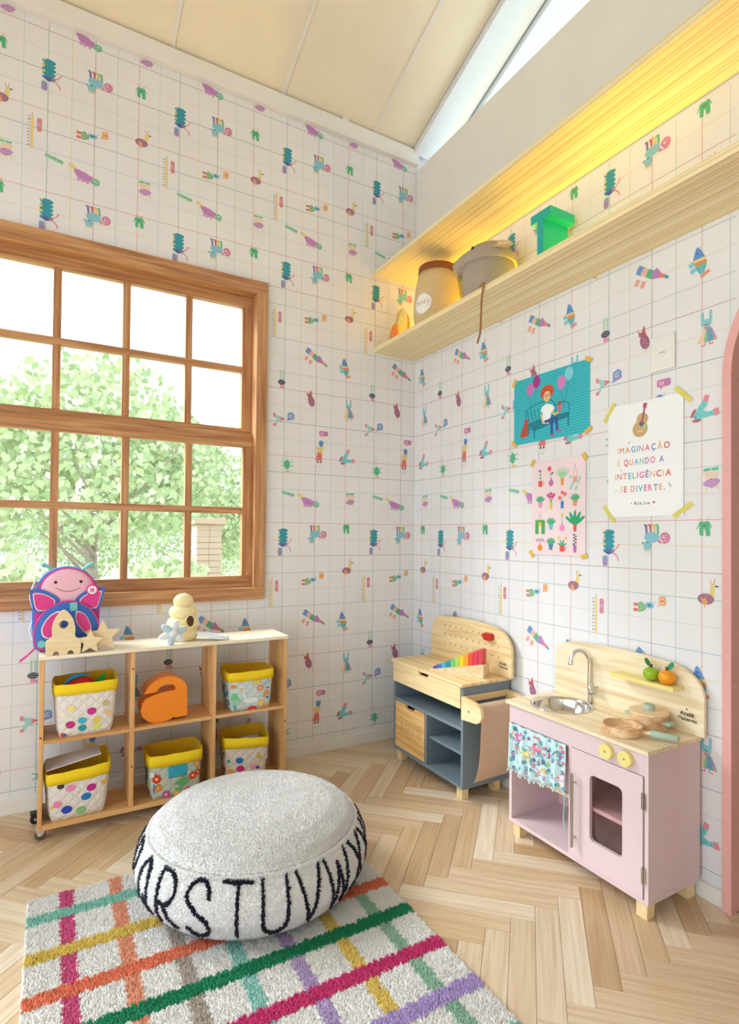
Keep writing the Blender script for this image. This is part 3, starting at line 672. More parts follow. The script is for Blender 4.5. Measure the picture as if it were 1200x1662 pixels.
# ================================================================== storage cubby on casters
cub = thing('storage_shelf', 'low natural pine shelf of six open cubbies on casters, under the window', 'shelf', (-2.026, -.342, 0))
W, D, Z0, Z1 = 1.052, .222, .048, .748
t_ = .017
obj('top_board', BX(-.004, -.006, Z1-.015, W+.004, D, Z1, .0015), M_cubbytop, cub, label='lighter top board with wooden toys')
for nm, x0, x1, a, b in (('side_panel', 0, t_, Z0, Z1-.016), ('side_panel', W-t_, W, Z0, Z1-.016), ('divider', .3395, .3565, Z0+.021, Z1-.016), ('divider', .6885, .7055, Z0+.021, Z1-.016)):
    obj(nm, BX(x0, 0, a, x1, D, b, .001), M_cubbyv, cub)
obj('bottom_board', BX(t_, 0, Z0, W-t_, D, Z0+.020, .001), M_cubby, cub)
for a, b in ((t_, .339), (.357, .688), (.706, W-t_)): obj('middle_shelf', BX(a, .001, .391, b, D, .405, .001), M_cubby, cub)
bm = NB()
for x, z in ((.348, .66), (.348, .24), (.008, .42), (W-.008, .33)):
    lathe(bm, [(0, -.0004), (.004, -.0004), (.0045, 0)], (0, 0, 0), 10, Matrix.Translation((x, -.0001, z)) @ Matrix.Rotation(PI/2, 4, 'X'))
obj('knots', bm, mat('knot_brown', (120, 70, 30)), cub, kind='stuff')
for x, y in ((.012, .035), (W-.02, .035), (-.008, D-.03), (W-.02, D-.03)):
    col = M_chrome if y < .1 else M_black
    bm = NB(); box(bm, x-.02, y-.015, Z0-.004, x+.025, y+.02, Z0-.0002); 
    prism(bm, [(x-.018, Z0-.004), (x+.02, Z0-.004), (x+.008, .018), (x-.008, .018)], y-.012, y-.0105, 'xz'); prism(bm, [(x-.018, Z0-.004), (x+.02, Z0-.004), (x+.008, .018), (x-.008, .018)], y+.0105, y+.012, 'xz')
    c = obj('caster', bm, col, cub)
    bm = NB(); lathe(bm, [(0, -.0098), (.014, -.0098), (.0205, -.0075), (.0205, .0075), (.014, .0098), (0, .0098)], (0, 0, 0), 28, Matrix.Translation((x, y, .0208)) @ Matrix.Rotation(PI/2, 4, 'X'))
    obj('wheel', bm, mat('caster_grey', (92, 84, 84), .3) if y < .1 else M_black, c, smooth=True)
    bm = NB(); lathe(bm, [(0, 0), (.006, 0), (.005, .003), (0, .004)], (0, 0, 0), 12, Matrix.Translation((x, y-.012, .022)) @ Matrix.Rotation(PI/2, 4, 'X')); obj('axle_cap', bm, M_chrome, c)

# ------------------------------------------------------------------ quilted fabric bins
M_cuff = mat('yellow_cuff', (250, 214, 20), .8, bump=.3, bscale=220)
M_cuffin = mat('yellow_lining', (226, 178, 24), .9, bump=.3, bscale=220)
QC = {'w': (238, 230, 222), 'g': (198, 204, 184), 'b': (212, 224, 222), 'c': (232, 216, 200)}
def fabric_bin(x, y, z, w, d, h, label, base, art, rz=0, cuff=.045, slump=(0, 0, 0, 0), flare=.01, seed=0, side_art=None):
    rng = random.Random(seed); t = thing('fabric_bin', label, 'bin', (x, y, z), rz, 'quilted bins with yellow cuffs')
    nx, nz = 10, 10
    def surf(a, v):  # a: perimeter parameter 0..4, v: 0..1 height
        k = int(a) % 4; s = a-int(a)
        c = [(-1, -1), (1, -1), (1, 1), (-1, 1)]; p, q = c[k], c[(k+1) % 4]; px, py = p[0]+(q[0]-p[0])*s, p[1]+(q[1]-p[1])*s
        r = .94+.06*min(1, v*4)**.5; e = 1+flare/w*2*v
        sx = w/2*r*e; sy = d/2*r*e
        # round the corners and let the walls swell slightly
        n = math.hypot(px, py); rnd = 1-.07*max(0, n-1.12)/.3
        bl = .004*math.sin(PI*v)*math.sin(PI*s)
        X, Y = px*sx*rnd, py*sy*rnd
        if k == 0: Y -= bl
        if k == 1: X += bl
        if k == 2: Y += bl
        if k == 3: X -= bl
        top = h+slump[k]*(1-s)+slump[(k+1) % 4]*s
        return X, Y, v*top
    bm = NB(); N = 40; rings = []
    for j in range(nz+1): rings.append([bm.verts.new(Vector(surf(4*i/N, j/nz))+Vector((rng.uniform(-1, 1), rng.uniform(-1, 1), 0))*.0007) for i in range(N)])
    for a, b in zip(rings, rings[1:]):
        for i in range(N): bm.faces.new((a[i], a[(i+1) % N], b[(i+1) % N], b[i]))
    bm.faces.new(rings[0]); obj('body', bm, fabric_quilt('quilt_'+base, QC[base]), t, smooth='full')
    def ring(v, off, dz=0):
        out = []
        for i in range(N):
            X, Y, Z = surf(4*i/N, v); n = math.hypot(X, Y); out.append(Vector((X*(1+off/n), Y*(1+off/n), Z+dz+.0012*math.sin(i*1.7))))
        return out
    vc = 1-cuff/h; bm = NB(); prof = [ring(vc, .002), ring(vc, .0055), ring((1+vc)/2, .007), ring(1, .0055), ring(1, .003, .003)]
    R = [[bm.verts.new(p) for p in r] for r in prof]
    for a, b in zip(R, R[1:]):
        for i in range(N): bm.faces.new((a[i], a[(i+1) % N], b[(i+1) % N], b[i]))
    obj('cuff', bm, M_cuff, t, smooth='full')
    bm = NB(); prof = [ring(1, .003, .003), ring(1, -.002, 0), ring(.75, -.004), ring(.45, -.006)]; R = [[bm.verts.new(p) for p in r] for r in prof]
    for a, b in zip(R, R[1:]):
        for i in range(N): bm.faces.new((a[i], a[(i+1) % N], b[(i+1) % N], b[i]))
    bm.faces.new(R[-1]); obj('lining', bm, M_cuffin, t, smooth='full')
    # ink on the front and on the left flank; drawn in millimetres from the lower left corner, y up
    def onface(k):
        def fn(u, v, o):
            L = w if k in (0, 2) else d
            if k == 0: X, Y, Z = surf(max(0, min(.9999, u/L)), max(0, min(1, v/h))); return (X, Y-o, Z)
            X, Y, Z = surf(3+max(0, min(.9999, 1-u/L)), max(0, min(1, v/h))); return (X-o, Y, Z)
        return fn
    pr = Print(onface(0), .001, base=.0016, step=3e-5); pr.ym = 1; art(pr, w*1000, (h-cuff)*1000); pr.build('printed_pattern', t, kind='stuff')
    if side_art: pr = Print(onface(3), .001, base=.0016, step=3e-5); pr.ym = 1; side_art(pr, d*1000, (h-cuff)*1000); pr.build('printed_pattern', t, kind='stuff')
    return t
def dot(p, x, y, r, c):
    p.ell(x, y, r, r*.86, c, n=14); k = [min(255, v+60) for v in c]; p.line([(x-r*.7, y-r*.35), (x, y), (x+r*.7, y+r*.5)], 1.2, k)
def art1(p, W, H):
    for x, y, r, c in ((125, 96, 17, (196, 40, 140)), (48, 50, 18, (190, 40, 120)), (92, 62, 16, (50, 180, 206)), (145, 58, 15, (232, 206, 80)), (92, 30, 16, (30, 150, 160)), (146, 28, 17, (214, 224, 110)), (52, 118, 15, (240, 220, 130)), (188, 82, 14, (244, 190, 130)), (18, 96, 12, (250, 236, 208)), (176, 122, 14, (206, 178, 130)), (14, 10, 10, (206, 30, 60)), (24, 8, 6, (30, 60, 160))): dot(p, x, y, r, c)
def art4(p, W, H):
    for x, y, r, c in ((80, 134, 17, (244, 140, 186)), (152, 118, 18, (196, 20, 140)), (134, 84, 18, (20, 120, 196)), (32, 74, 17, (240, 130, 180)), (66, 44, 20, (24, 70, 180)), (118, 28, 20, (140, 196, 126)), (46, 150, 13, (40, 50, 60)), (200, 128, 12, (232, 170, 70)), (10, 62, 7, (250, 200, 40)), (168, 26, 13, (250, 226, 206))): dot(p, x, y, r, c)
def art4s(p, W, H):
    for x, y, r, c in ((30, 90, 12, (230, 190, 100)), (80, 60, 12, (90, 180, 210)), (130, 30, 14, (60, 130, 190)), (60, 130, 12, (120, 190, 120))): dot(p, x, y, r, c)
def art5(p, W, H):
    for x, y, r, c in ((62, 102, 17, (30, 110, 190)), (66, 62, 18, (206, 30, 110)), (126, 66, 15, (240, 150, 190)), (20, 50, 17, (230, 150, 40)), (150, 112, 13, (226, 178, 70)), (10, 100, 9, (60, 150, 160)), (146, 58, 9, (50, 60, 170)), (100, 20, 14, (130, 190, 120))): dot(p, x, y, r, c)
def art5s(p, W, H):
    for x, y, r, c in ((25, 60, 11, (200, 40, 50)), (25, 130, 12, (80, 140, 60)), (60, 100, 12, (20, 60, 60)), (60, 60, 11, (190, 40, 50)), (95, 130, 13, (230, 170, 60)), (100, 40, 11, (50, 90, 170)), (120, 92, 11, (60, 150, 160))): dot(p, x, y, r, c)
def flower(p, x, y, r, c, c2=(250, 220, 110)):
    for k in range(7): p.ell(x+r*.6*math.cos(k*.9), y+r*.6*math.sin(k*.9), r*.48, r*.42, c, n=10)
    p.ell(x, y, r*.34, r*.34, c2, n=10)
def bee(p, x, y, s=1):
    p.ell(x, y, 9*s, 6*s, (240, 200, 40), n=10); p.line([(x-2*s, y-5*s), (x-2*s, y+5*s)], 2.5*s, (40, 36, 30)); p.line([(x+3*s, y-5*s), (x+3*s, y+5*s)], 2.5*s, (40, 36, 30)); p.ell(x, y+8*s, 4*s, 5*s, (180, 214, 226), n=8)
def art3(p, W, H):
    for k in range(9):
        a = PI*1.16+PI*.55*k/8; p.line([(20+8*math.cos(a), 96+8*math.sin(a)), (20+66*math.cos(a)*.9, 96+72*math.sin(a))], 5, (104, 196, 130) if k % 2 else (130, 214, 160))
    p.ell(100, 46, 34, 14, (240, 244, 244)); p.line([(74, 56), (62, 84), (66, 104), (54, 106)], 7, (240, 244, 244)); p.ell(55, 106, 5, 4, (240, 170, 80))
    flower(p, 140, 102, 15, (240, 140, 100)); flower(p, 150, 26, 16, (244, 200, 90)); flower(p, 172, 74, 13, (238, 130, 60)); p.poly([(80, 2), (132, 0), (124, 14), (98, 18), (86, 12)], (226, 60, 60))
    p.rect(104, 124, 138, 140, (240, 206, 90)); p.ell(14, 122, 18, 9, (240, 140, 60)); p.line([(150, 120), (180, 136)], 2, (60, 110, 190)); p.line([(156, 112), (186, 128)], 2, (60, 110, 190)); p.line([(168, 100), (188, 96)], 4, (40, 90, 170)); p.ell(180, 50, 9, 5, (50, 120, 190)); bee(p, 160, 58)
    p.rect(12, 6, 24, 30, (60, 170, 190)); flower(p, 178, 10, 10, (240, 150, 60))
def art3s(p, W, H):
    p.ell(60, 90, 40, 30, (60, 160, 180)); flower(p, 120, 100, 20, (230, 90, 60)); p.ell(130, 30, 16, 20, (240, 170, 60)); flower(p, 30, 40, 16, (60, 120, 190)); p.line([(80, 10), (70, 60)], 8, (60, 160, 100))
def art2(p, W, H):
    p.rect(74, 90, 152, 142, (50, 170, 196)); p.line([(72, 88), (154, 88)], 2, (20, 60, 90)); p.line([(80, 92), (146, 140)], 1.5, (30, 130, 160)); p.line([(146, 92), (80, 140)], 1.5, (30, 130, 160))
    flower(p, 24, 92, 20, (226, 50, 40)); flower(p, 30, 52, 17, (236, 130, 40)); flower(p, 178, 80, 18, (226, 60, 60)); flower(p, 204, 90, 13, (226, 50, 50)); flower(p, 196, 128, 13, (240, 150, 90)); bee(p, 22, 58, 1.2)
    p.poly([(96, 60), (140, 84), (166, 70), (150, 44), (118, 48)], (110, 176, 110)); p.poly([(104, 34), (140, 46), (130, 20), (112, 18)], (120, 184, 124)); flower(p, 64, 16, 18, (196, 90, 170)); p.line([(8, 30), (12, 70)], 6, (50, 90, 170)); flower(p, 110, 12, 13, (240, 190, 70)); flower(p, 160, 18, 16, (226, 80, 70))
def art2s(p, W, H):
    p.ell(50, 110, 16, 40, (60, 130, 90)); flower(p, 90, 60, 18, (60, 110, 190)); flower(p, 110, 110, 14, (240, 170, 70)); flower(p, 40, 30, 14, (200, 60, 80))
b1 = fabric_bin(-1.857, -.255, .4055, .212, .150, .215, 'white spotted bin holding a red plush bird, upper left cubby', 'w', art1, .02, .042, (0, 0, .012, .004), .012, 1)
b4 = fabric_bin(-1.882, -.255, .0685, .214, .150, .205, 'white spotted bin with a clear bag, lower left cubby', 'w', art4, .03, .046, (-.012, .0, .022, -.0), .012, 2, art4s)
b3 = fabric_bin(-1.148, -.250, .4055, .200, .155, .185, 'floral bin with a white swan print, upper right cubby', 'b', art3, -.02, .042, (-.004, 0, -.002, .006), .012, 3, art3s)
b2 = fabric_bin(-1.490, -.250, .0685, .216, .155, .190, 'sage floral quilted bin with a blue patch, lower middle cubby', 'g', art2, .0, .048, (0, 0, .006, .004), .008, 4, art2s)
b5 = fabric_bin(-1.158, -.245, .0685, .190, .150, .205, 'cream spotted bin turned at an angle, lower right cubby', 'c', art5, -.1, .046, (.006, -.012, .01, -.0), .012, 5, art5s)
for b in (b2,):
    bm = NB(); box(bm, -.113, -.088, .105, -.094, -.0835, .128); obj('tag', bm, M_white, b)
# plush bird in the first bin
t = thing('plush_bird', 'red plush bird with blue crest lying in the upper left bin', 'soft toy', (-1.88, -.262, .585)); Mred = mat('red_felt', (224, 40, 30), .9, bump=.4, bscale=200)
bm = NB(); puff(bm, [(-.075, -.03), (-.06, .01), (-.03, .035), (.02, .045), (.05, .035), (.055, 0), (.05, -.03)], .012, .03); puff(bm, [(.05, -.03), (.055, 0), (.05, .035), (.02, .045), (-.03, .035), (-.06, .01), (-.075, -.03)], -.012, -.03); 
obj('body', bm, Mred, t, smooth='full')
bm = NB(); tube(bm, smoothpts([(-.06, -.01, .02), (-.03, -.005, .048), (.01, 0, .056), (.045, 0, .056)]), [.004, .006, .008, .010, .012, .013, .014, .014, .013, .012, .012, .011, .010, .009, .007, .006, .004, .003, .002], 10, .6); obj('crest', bm, mat('blue_felt', (50, 150, 206), .9), t, smooth='full')
bm = NB(); lathe(bm, [(0, -.004), (.004, 0), (0, .004)], (-.045, -.02, 0), 10); obj('eye', bm, M_black, t)
t = thing('cloth_leaf_toy', 'green felt leaf with a white printed label in the upper left bin', 'soft toy', (-1.80, -.25, .592))
bm = NB(); L = [(-.025, -.015), (-.02, .01), (0, .032), (.022, .045), (.02, .02), (.006, -.005)]; prism(bm, L, -.006, .006, 'xz', bev=0); obj('leaf', bm, mat('green_felt', (30, 160, 60), .9), t)
bm = NB(); box(bm, -.024, -.018, -.028, .022, -.014, .0); obj('label', bm, M_white, t)
p = Print(lambda u, v, o: (u, -.018-o, v), .001); p.ym = 1; p.rect(-20, -22, -8, -8, (206, 80, 120)); p.text('5', -2, -20, 18, (40, 40, 40)); p.line([(10, -20), (18, -6)], 2.5, (60, 60, 60)); p.build('printed_label', t)
# translucent zip bags
M_film = mat('clear_film', (240, 238, 242), .3, alpha=.55)
def film_bag(name, label, loc, w, d, h, rz, tilt, group=None):
    t = thing(name, label, 'bag', loc, rz); bm = NB(); rng = random.Random(int(w*1e4)); nx, ny = 8, 6; G = []
    for side in (1, -1):
        g = [[bm.verts.new((-w/2+w*i/nx, -d/2+d*j/ny, side*(h*math.sin(PI*i/nx)*math.sin(PI*j/ny)+.002)+rng.uniform(-.002, .002)+tilt*(i/nx-.5)*w)) for j in range(ny+1)] for i in range(nx+1)]
        for i in range(nx):
            for j in range(ny): bm.faces.new((g[i][j], g[i+1][j], g[i+1][j+1], g[i][j+1]))
        G.append(g)
    obj('film', bm, M_film, t, smooth='full')
    bm = NB(); tube(bm, [(-w/2, -d/2, -tilt*w/2), (0, -d/2, 0), (w/2, -d/2, tilt*w/2)], .0022, 6); tube(bm, [(-w/2, -d/2, -tilt*w/2), (-w/2, d/2, -tilt*w/2)], .002, 6); tube(bm, [(w/2, -d/2, tilt*w/2), (w/2, d/2, tilt*w/2)], .002, 6)
    obj('zip_edge', bm, mat('zip_white', (240, 236, 240), .4), t); return t
film_bag('zip_bag', 'clear plastic zip bag poking out of the lower left bin', (-1.90, -.255, .292), .200, .12, .012, .05, .16)
film_bag('zip_bag', 'clear plastic bag folded inside the lower right bin', (-1.14, -.235, .232), .12, .09, .012, -.1, .1)

# ------------------------------------------------------------------ orange letter a
o = thing('letter_a', 'chunky orange lowercase letter a in the upper middle cubby', 'letter', (-1.545, -.318, .4055), .02)
s = .00098
A = [(198, 374), (212, 330), (240, 292), (270, 270), (300, 262), (335, 266), (362, 285), (385, 312), (400, 350), (403, 568), (346, 575), (338, 566), (318, 582), (285, 592), (248, 592), (215, 572), (190, 535), (182, 490), (188, 440), (206, 410), (234, 392), (276, 378), (346, 368), (344, 345), (330, 326), (305, 319), (280, 326), (264, 344), (256, 366)]
out = [((x-290)*s*.92, (592-y)*s*.62) for x, y in A]
bm = NB(); prism(bm, out, 0, .095, 'xz'); obj('front_face', bm, mat('orange_lacquer', (250, 140, 16), .35), o)
# the letter is one solid block
o2 = o

# ------------------------------------------------------------------ butterfly backpack
bp_ = thing('backpack', 'butterfly-shaped child backpack with a smiling pink face, left end of the low shelf', 'backpack', (-1.93, -.236, .7485), .0)
X0, Zb = -1.93, .7485
def R_(pts, dx=0): return [(x-X0, z-Zb) for x, z in pts]
M_bblue = mat('backpack_blue', (58, 108, 196), .6, bump=.3, bscale=180); M_bpink = mat('backpack_magenta', (226, 62, 146), .6, bump=.3, bscale=180); M_face = mat('backpack_face_pink', (246, 190, 206), .6)
M_teal = mat('backpack_teal', (120, 208, 206), .6); M_piping = mat('white_piping', (244, 240, 240), .6)
body = [(-.105, .004), (.100, .004), (.118, .03), (.124, .12), (.122, .22), (.104, .29), (.06, .335), (0, .352), (-.06, .338), (-.104, .295), (-.124, .22), (-.128, .12), (-.122, .03)]
def dens(P, n=4): 
    Q = smoothpts([(x, 0, z) for x, z in P+[P[0]]], n); return [(q.x, q.z) for q in Q[:-1]]
bm = NB(); bd = dens(body); prism(bm, bd, -.0, .085, 'xz'); puff(bm, bd, 0, .012); puff(bm, bd[::-1], .085, -.015)
obj('body', bm, M_bblue, bp_, smooth=True)
bm = NB(); prism(bm, [(x*.955+.003, z*.985+.002) for x, z in bd], -.014, -.004, 'xz'); obj('piping', bm, M_bpink, bp_)
fc = dens([(-.10, .20), (-.102, .25), (-.085, .30), (-.045, .335), (.003, .345), (.05, .333), (.088, .298), (.104, .25), (.104, .20), (.06, .17), (0, .16), (-.06, .17)])
bm = NB(); puff(bm, fc, -.014, .014); obj('face_panel', bm, M_face, bp_, smooth='full')
for x in (-.045, .049):
    bm = NB(); lathe(bm, [(.0065, 0), (.006, .003), (.003, .0055), (0, .006)], (0, 0, 0), 16, Matrix.Translation((x, -.0245, .290)) @ Matrix.Rotation(PI/2, 4, 'X')); obj('eye', bm, M_black, bp_, smooth='full')
bm = NB(); tube(bm, [(-.045+.094*i/10, -.0262-.0012*math.sin(PI*i/10), .266-.016*math.sin(PI*i/10)) for i in range(11)], .0014, 6); obj('mouth', bm, M_black, bp_)
for s_ in (-1, 1):
    up_w = dens([(s_*.138+(.0 if s_ < 0 else .006), .262), (s_*.105, .264), (s_*.06, .245), (s_*.030, .215), (s_*.05, .180), (s_*.09, .166), (s_*.118, .172), (s_*.132, .21)], 3)
    if s_ > 0: up_w = up_w[::-1]
    bm = NB(); prism(bm, up_w, -.032, -.018, 'xz'); wg = obj('wing', bm, M_bblue, bp_)
    cx, cy = sum(p[0] for p in up_w)/len(up_w), sum(p[1] for p in up_w)/len(up_w)
    sc = lambda q, k: [(cx+s_*.0-(0)+(x-cx)*k, cy-.004+(y-cy)*k) for x, y in q]
    bm = NB(); prism(bm, sc(up_w, .76), -.034, -.031, 'xz'); obj('wing_piping', bm, M_piping, wg)
    bm = NB(); prism(bm, sc(up_w, .68), -.036, -.032, 'xz'); obj('wing_patch', bm, M_bpink, wg)
    bm = NB(); prism(bm, circ(s_*.120+.002, .252, .004, 10), -.0345, -.032, 'xz'); obj('wing_spot', bm, M_bpink, wg)
    # antennae
    bm = NB(); pts = smoothpts([(s_*.050, 0, .332), (s_*.068, -.004, .350), (s_*.088, -.004, .362), (s_*.096, -.004, .356)]); n = len(pts); tube(bm, pts, [.004+.006*min(1, i/n*1.4) for i in range(n-1)]+[.003], 10); obj('antenna', bm, M_teal, bp_, smooth='full')
pk = dens([(-.110, .03), (-.118, .07), (-.108, .125), (-.075, .175), (-.03, .203), (.012, .208), (.055, .196), (.09, .165), (.112, .12), (.116, .07), (.108, .025), (.05, .006), (-.05, .004)])
bm = NB(); prism(bm, pk, -.046, -.014, 'xz'); puff(bm, pk, -.046, .006); pk_o = obj('pocket', bm, M_bblue, bp_, smooth=True)
bm = NB(); pp = [(x*1.02, -.044, z*1.0+.0015) for x, z in pk]; tube(bm, pp+[pp[0]], .0035, 8); obj('pocket_piping', bm, M_bpink, pk_o, smooth='full')
for s_, P in ((-1, [(-.072, .060), (-.090, .075), (-.092, .110), (-.064, .155), (-.026, .172), (-.022, .12), (-.036, .07)]), (1, [(.066, .075), (.090, .085), (.086, .115), (.068, .150), (.042, .168), (.030, .16), (.034, .12)])):
    q = dens(P, 3); bm = NB(); prism(bm, q if s_ < 0 else q[::-1], -.056, -.050, 'xz'); ob = obj('pocket_wing', bm, M_piping, pk_o); cx = sum(p[0] for p in q)/len(q); cy = sum(p[1] for p in q)/len(q)
    q2 = [(cx+(x-cx)*.88, cy+(y-cy)*.9) for x, y in q]; bm = NB(); prism(bm, q2, -.058, -.053, 'xz'); obj('pocket_wing_patch', bm, M_bpink, pk_o)
bm = NB(); prism(bm, circ(-.091, .040, .015, 20), -.0565, -.050, 'xz'); obj('pocket_spot', bm, M_teal, pk_o)
bm = NB(); prism(bm, rrect(.008, .17, .036, .205, .004), -.0562, -.050, 'xz'); obj('pocket_stripe', bm, M_teal, pk_o)
bd_ = NB(); lathe(bd_, [(0, 0), (.024, 0), (.024, .004), (.021, .006)], (0, 0, 0), 28, Matrix.Translation((.092, -.036, .254)) @ Matrix.Rotation(PI/2, 4, 'X')); bo = obj('badge', bd_, M_bpink, bp_)
bm = NB(); lathe(bm, [(0, 0), (.018, 0), (.0175, .0008)], (0, 0, 0), 24, Matrix.Translation((.092, -.0425, .254)) @ Matrix.Rotation(PI/2, 4, 'X')); obj('badge_face', bm, M_piping, bo)
p = Print(lambda u, v, o: (.092+u, -.0436-o, .254+v), .001); p.ym = 1
for q in (-1, 1): p.ell(q*4, 3, 3.4, 5, (226, 80, 150), q*.4); p.ell(q*4, -5, 3, 4, (226, 80, 150), -q*.4)
p.build('badge_print', bo)
bm = NB(); 
for z0, z1 in ((.03, .15), (.16, .30)): tube(bm, smoothpts([(-.118, .02, z0), (-.136, .03, (z0+z1)/2), (-.118, .03, z1)]), .0035, 8)
obj('side_zip', bm, M_piping, bp_, smooth='full')
bm = NB(); st = smoothpts([(-.10, .02, .030), (-.125, -.01, .005), (-.145, -.01, -.015), (-.168, -.008, -.032)], 4)
for a, b in zip(st, st[1:]):
    pass
V = [bm.verts.new(p+Vector((0, 0, .007))) for p in st]; V2 = [bm.verts.new(p-Vector((.004, 0, .007))) for p in st]; V3 = [bm.verts.new(p+Vector((0, .003, .007))) for p in st]; V4 = [bm.verts.new(p+Vector((-.004, .003, -.007))) for p in st]
for i in range(len(st)-1):
    for a, b in ((V, V2), (V2, V4), (V4, V3), (V3, V)): bm.faces.new((a[i], a[i+1], b[i+1], b[i]))
obj('strap', bm, M_bpink, bp_)

# ------------------------------------------------------------------ wooden rocket and stars
M_ply = wood('light_ply', [(232, 206, 156), (246, 226, 182)], 0, 60, 4, .5)
rk = thing('wooden_rocket', 'flat light wooden rocket with a round porthole, in front of the backpack', 'toy', (-1.944, -.346, .7485))
q = smoothpts([(-.062, 0, .0), (-.064, 0, .04), (-.060, 0, .058), (-.042, 0, .072), (-.042, 0, .11), (-.03, 0, .15), (0, 0, .182), (.03, 0, .15), (.042, 0, .11), (.042, 0, .072), (.060, 0, .058), (.064, 0, .04), (.062, 0, .0)], 4)
outl = [(v.x, v.z) for v in q if v.z > -.0001]
outl = outl+[(.038, 0)]+circ(.026, 0, .012, 8, .016, 0, PI, False)+[(.012, 0), (-.012, 0)]+circ(-.026, 0, .012, 8, .016, 0, PI, False)+[(-.038, 0)]
cl = []
for pnt in outl:
    if not cl or (abs(cl[-1][0]-pnt[0])+abs(cl[-1][1]-pnt[1])) > 1e-4: cl.append((pnt[0], max(0, pnt[1])))
bm = NB(); prism(bm, cl, 0, .022, 'xz', [circ(.0, .123, .017, 20)]); obj('rocket_plate', bm, M_ply, rk)
def star(cx, cz, R, r, rot): return [(cx+(R if k % 2 == 0 else r)*math.sin(rot+k*PI/5), cz+(R if k % 2 == 0 else r)*math.cos(rot+k*PI/5)) for k in range(10)]
for nm, x, y, R, rot, lb in (('s', -1.846, -.343, .052, .03, 'small flat wooden star leaning before the larger star'), ('b', -1.795, -.319, .070, -.06, 'larger flat wooden star beside the rocket')):
    st = star(0, 0, R, R*.48, rot); zm = min(p_[1] for p_ in st); st = [(a, b-zm) for a, b in st]
    t = thing('wooden_star', lb, 'toy', (x, y, .7485)); bm = NB(); prism(bm, st, 0, .022, 'xz'); obj('star_plate', bm, M_ply, t)

# ------------------------------------------------------------------ plush beehive with flower and wing
M_hive = mat('cream_plush', (250, 232, 176), .95, bump=.5, bscale=160); M_whitep = mat('pale_plush', (232, 240, 244), .95, bump=.5, bscale=160)
hv = thing('plush_beehive', 'cream plush beehive with a dark round doorway on the low shelf', 'soft toy', (-1.452, -.235, .7485))
bm = NB(); pr_ = []
for z0, r in ((.0, .064), (.054, .070), (.106, .060), (.156, .042)):
    for k in range(7): a = PI*k/6; pr_.append((r-.010+.014*math.sin(a), z0+.052*k/6))
pr_ = [(0, 0)]+pr_+[(.024, .2135), (.012, .218), (0, .2195)]
lathe(bm, pr_, seg=32, sy=.75); obj('hive_body', bm, M_hive, hv, smooth='full')
bm = NB(); lathe(bm, [(0, 0), (.017, 0), (.019, .003), (.016, .006)], (0, 0, 0), 24, Matrix.Translation((.022, -.047, .094)) @ Matrix.Rotation(PI/2-.12, 4, 'X') @ Matrix.Rotation(.4, 4, 'Y'), sy=1.35); obj('doorway', bm, mat('brown_felt', (96, 66, 40), .95), hv, smooth='full')
bm = NB(); tube(bm, [(.022+.021*math.cos(a), -.0515+.0015*math.cos(a)-.004*math.sin(a), .094+.029*math.sin(a)) for a in [2*PI*i/24 for i in range(25)]], .0035, 8); obj('doorway_rim', bm, M_hive, hv, smooth='full')
fl = thing('plush_flower', 'pale blue and white plush flower left of the beehive', 'soft toy', (-1.512, -.318, .7485), .1); fl.scale = (1.4, 1, 1.25)
for k in range(6):
    a = k*PI/3+.3; q = [(.022*math.cos(a)+.026*math.cos(b)*math.cos(a)-.013*math.sin(b)*math.sin(a), .040+.022*math.sin(a)+.026*math.cos(b)*math.sin(a)+.013*math.sin(b)*math.cos(a)) for b in [2*PI*i/14 for i in range(14)]]
    bm = NB(); puff(bm, q, -.001*k, .012+.001*k); obj('petal', bm, M_whitep if k % 2 else mat('pale_blue_plush', (196, 216, 228), .95, bump=.5, bscale=160), fl, smooth='full')
bm = NB(); lathe(bm, [(.014, 0), (.012, .008), (0, .012)], (0, 0, 0), 16, Matrix.Translation((0, -.014, .040)) @ Matrix.Rotation(PI/2, 4, 'X')); obj('centre', bm, M_whitep, fl, smooth='full')
wg = thing('plush_wing', 'white plush wing lying flat right of the beehive', 'soft toy', (-1.328, -.285, .7525), -.15); wg.scale = (1.1, 1.3, 1.5)
q = dens([(-.07, .02), (-.05, .034), (0, .022), (.05, .004), (.068, -.006), (.06, -.022), (.02, -.028), (-.03, -.012), (-.06, .0)]); bm = NB()
vs = prism(bm, q, 0, .012, 'xy'); bmesh.ops.rotate(bm, verts=bm.verts, cent=(0, 0, 0), matrix=Matrix.Rotation(.12, 3, 'Y')); bmesh.ops.translate(bm, verts=bm.verts, vec=(0, 0, .004)); obj('wing_pad', bm, M_whitep, wg, smooth=True)

